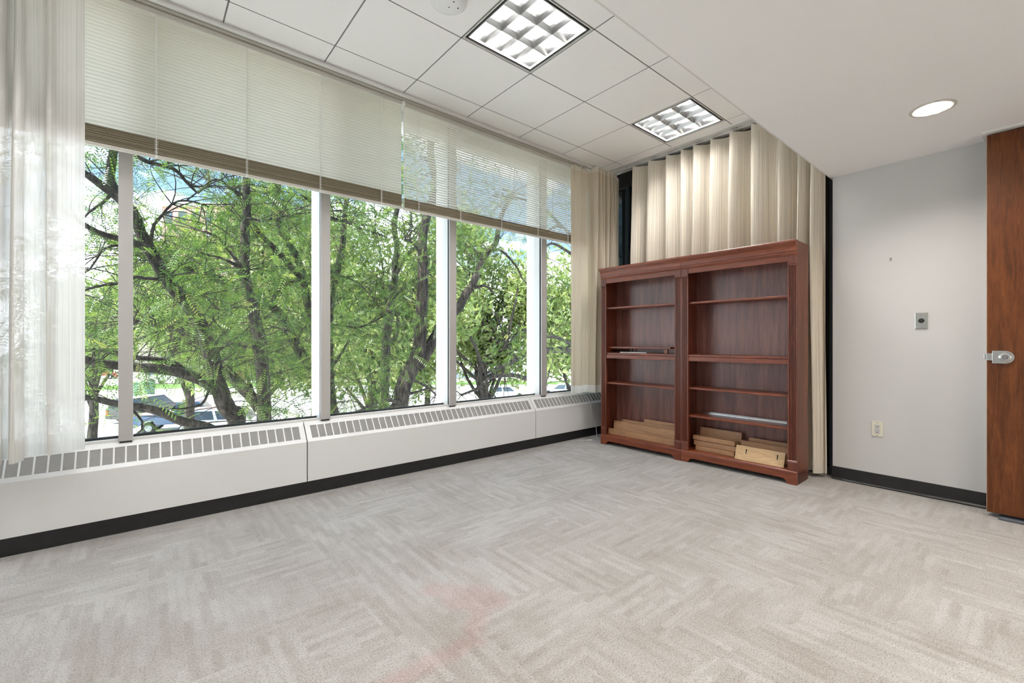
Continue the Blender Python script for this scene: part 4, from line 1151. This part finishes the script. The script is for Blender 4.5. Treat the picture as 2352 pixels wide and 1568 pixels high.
for ti, t in enumerate(TREES):
    root = empty('locust_tree'); t['root'] = root; first = True; nd = []
    for li, (px, ya, yb, wa, wb, gr) in enumerate(t['limbs']):
        P, rd = limb(px, ya, yb, wa, wb, gr)
        if first: root.location = (P[0][0], P[0][1], GZ); first = False
        big = rd.max() > .05
        V, Q = tube_quads(P, rd, 14 if big else 8, .07 if big else .04, ti*31+li)
        o = link('trunk' if gr else 'limb', big_mesh('limb', V, Q, 'bark'), root); o.matrix_parent_inverse = Matrix.Translation(-Vector(root.location))
        o.data.polygons.foreach_set('use_smooth', [True]*len(o.data.polygons))
        s0 = len(P)//3 if gr else 0
        nd.append(P[s0::2])
    t['nodes'] = np.concatenate(nd); nodes_all.append(t['nodes'])
    tag(root, t['label'], 'tree', 'locust trees outside the window')
# leaf clusters: sample the crown volume, hang each on the nearest limb
allN = np.concatenate(nodes_all); own = np.concatenate([np.full(len(n), i) for i, n in enumerate(nodes_all)])
NCL = 1500
tw = [dict(v=[], q=[], n=0) for _ in TREES]; fr = [dict(p=[], d=[], s=[], t=[]) for _ in TREES]
def add_twig(k, pts, r0, r1):
    V, Q = tube_quads(pts, np.linspace(r0, r1, len(pts)), 4)
    w = tw[k]; w['v'].append(V); w['q'].append(Q+w['n']); w['n'] += len(V)
made = 0; tries = 0
while made < NCL and tries < 40000:
    tries += 1
    x = rng.uniform(60, 1420); y = rng.uniform(-60, 1000)
    if y < 300 and rng.random() < .45: continue
    if rng.random() > keep_prob(x, y): continue
    Y = rng.uniform(7.6, 10.6) if rng.random() < .86 else rng.uniform(5.4, 7.0)
    c = np.array(at_y(x, y, Y))
    if c[2] < GZ+1.2: continue
    dd = ((allN-c)**2).sum(1); near = np.argpartition(dd, 9)[:9]; i = int(rng.choice(near)); dist = math.sqrt(dd[i])
    if dist > 1.35: continue
    k = own[i]; a = allN[i]
    # shoot from the limb, bending down towards its tip
    if dist > .15:
        mid = (a+c)/2 + np.array([0, 0, .16*dist]) + rng.normal(size=3)*.10*dist
        u = np.linspace(0, 1, 6)[:, None]; path = (1-u)**2*a + 2*u*(1-u)*mid + u*u*c
        add_twig(k, path, .0045+.0035*dist, .002)
    out = c-a; out = out/(np.linalg.norm(out)+1e-6)
    nt = rng.integers(3, 5)
    for _ in range(nt):
        d = out*.6 + rng.normal(size=3)*.75 + np.array([0, 0, -.10]); d /= np.linalg.norm(d); L = rng.uniform(.22, .5)
        e = c + d*L + np.array([0, 0, -.25*L*L]); m_ = (c+e)/2+np.array([0, 0, .05*L])
        u = np.linspace(0, 1, 4)[:, None]; path = (1-u)**2*c + 2*u*(1-u)*m_ + u*u*e
        add_twig(k, path, .003, .0012)
        for s in np.linspace(.25, 1, rng.integers(2, 5)):
            p = (1-s)**2*c + 2*s*(1-s)*m_ + s*s*e
            fd = d*.55 + rng.normal(size=3)*.7 + np.array([0, 0, -.25])
            f = fr[k]; f['p'].append(p); f['d'].append(fd); f['s'].append(rng.uniform(.15, .26)); f['t'].append(np.clip(rng.beta(2, 2.3) + .12*rng.normal(), 0, 1))
    made += 1
# bare fine twigs along the limbs
for i in rng.choice(len(allN), 500):
    a = allN[i]; k = own[i]; d = rng.normal(size=3); d /= np.linalg.norm(d); L = rng.uniform(.15, .7)
    e = a + d*L; m_ = (a+e)/2 + rng.normal(size=3)*.15*L; u = np.linspace(0, 1, 5)[:, None]
    add_twig(k, (1-u)**2*a + 2*u*(1-u)*m_ + u*u*e, .006, .0018)
for k, t in enumerate(TREES):
    root = t['root']; inv = Matrix.Translation(-Vector(root.location))
    if tw[k]['v']:
        o = link('twigs', big_mesh('twigs', np.concatenate(tw[k]['v']), np.concatenate(tw[k]['q']), 'bark'), root); o.matrix_parent_inverse = inv; o['kind'] = 'stuff'
    f = fr[k]
    if f['p']:
        o = link('foliage', fronds_mesh('foliage', np.array(f['p']), np.array(f['d']), np.array(f['s']), np.array(f['t']), 'locust_leaf'), root); o.matrix_parent_inverse = inv; o['kind'] = 'stuff'
print('fronds', sum(len(f['p']) for f in fr), 'clusters', made)

# ---- further trees filling the background
def far_tree(px, D, cz, rx, rz, n, label, leaf=.32, seed=1):
    g = np.random.default_rng(seed); base = gpos(px, D); root = empty('shade_tree', base)
    V, Q = tube_quads(*resample([(0, 0, -.1), (.1, 0, (cz-GZ)*.45), (-.05, .1, cz-GZ)], [.24, .18, .08], .3), 10, .06, seed)
    link('trunk', big_mesh('trunk', V, Q, 'bark'), root)
    tvs, tqs, nn = [], [], 0
    blobs = []
    for k in range(26):
        d = g.normal(size=3); d /= np.linalg.norm(d); r_ = g.uniform(.35, .95); c = np.array([d[0]*rx*r_, d[1]*rx*r_, cz-GZ + d[2]*rz*r_]); blobs.append((c, g.uniform(.22, .42)*rx))
        u = np.linspace(0, 1, 6)[:, None]; a = np.array([0, 0, (cz-GZ)*g.uniform(.35, .8)]); m_ = (a+c)/2+g.normal(size=3)*.3
        Vt, Qt = tube_quads((1-u)**2*a+2*u*(1-u)*m_+u*u*c, np.linspace(.09, .02, 6), 5); tvs.append(Vt); tqs.append(Qt+nn); nn += len(Vt)
    o = link('branches', big_mesh('branches', np.concatenate(tvs), np.concatenate(tqs), 'bark'), root); o['kind'] = 'stuff'
    P = []
    for c, r_ in blobs:
        q = g.normal(size=(n//26, 3)); q /= np.linalg.norm(q, axis=1, keepdims=True); P.append(c + q*(r_*g.random((n//26, 1))**.45))
    P = np.concatenate(P); m_ = len(P)
    a = g.normal(size=(m_, 3)); a /= np.linalg.norm(a, axis=1, keepdims=True); b = np.cross(a, g.normal(size=(m_, 3))); b /= np.linalg.norm(b, axis=1, keepdims=True)
    s = (leaf*g.uniform(.6, 1.3, m_))[:, None]
    Vv = np.stack([P-a*s*.5, P+b*s*.16, P+a*s*.5, P-b*s*.16], 1).reshape(-1, 3); Qq = np.arange(m_*4).reshape(-1, 4)
    tint = np.repeat(np.clip(g.beta(2, 2, m_), 0, 1), 4)
    o = link('foliage', big_mesh('foliage', Vv, Qq, 'far_leaf', tint), root); o['kind'] = 'stuff'
    tag(root, label, 'tree', 'shade trees further off')
far_tree(600, 17, 2.9, 4.2, 3.8, 16000, 'pale leafy tree filling the second pane behind the trunks', seed=3)
far_tree(850, 18, 2.9, 4.2, 4.0, 17000, 'pale leafy tree filling the third pane behind the trunks', seed=4)
far_tree(430, 22, 3.2, 3.6, 2.9, 11000, 'pale leafy tree behind the left part of the second pane', seed=5)
far_tree(1110, 19, 2.6, 3.8, 3.9, 15000, 'pale leafy tree behind the fourth pane', seed=6)
far_tree(1320, 22, 2.2, 4.0, 3.7, 14000, 'pale leafy tree behind the corner curtain', seed=7)
far_tree(210, 24, 1.4, 3.2, 2.6, 9000, 'pale leafy tree behind the leftmost clear pane', seed=8)
far_tree(720, 30, 2.0, 5.0, 4.0, 12000, 'distant rounded tree between the brick building and parking lot', leaf=.45, seed=9)
far_tree(980, 32, 2.0, 5.0, 4.0, 12000, 'distant rounded tree behind the grey lamp post', leaf=.45, seed=10)
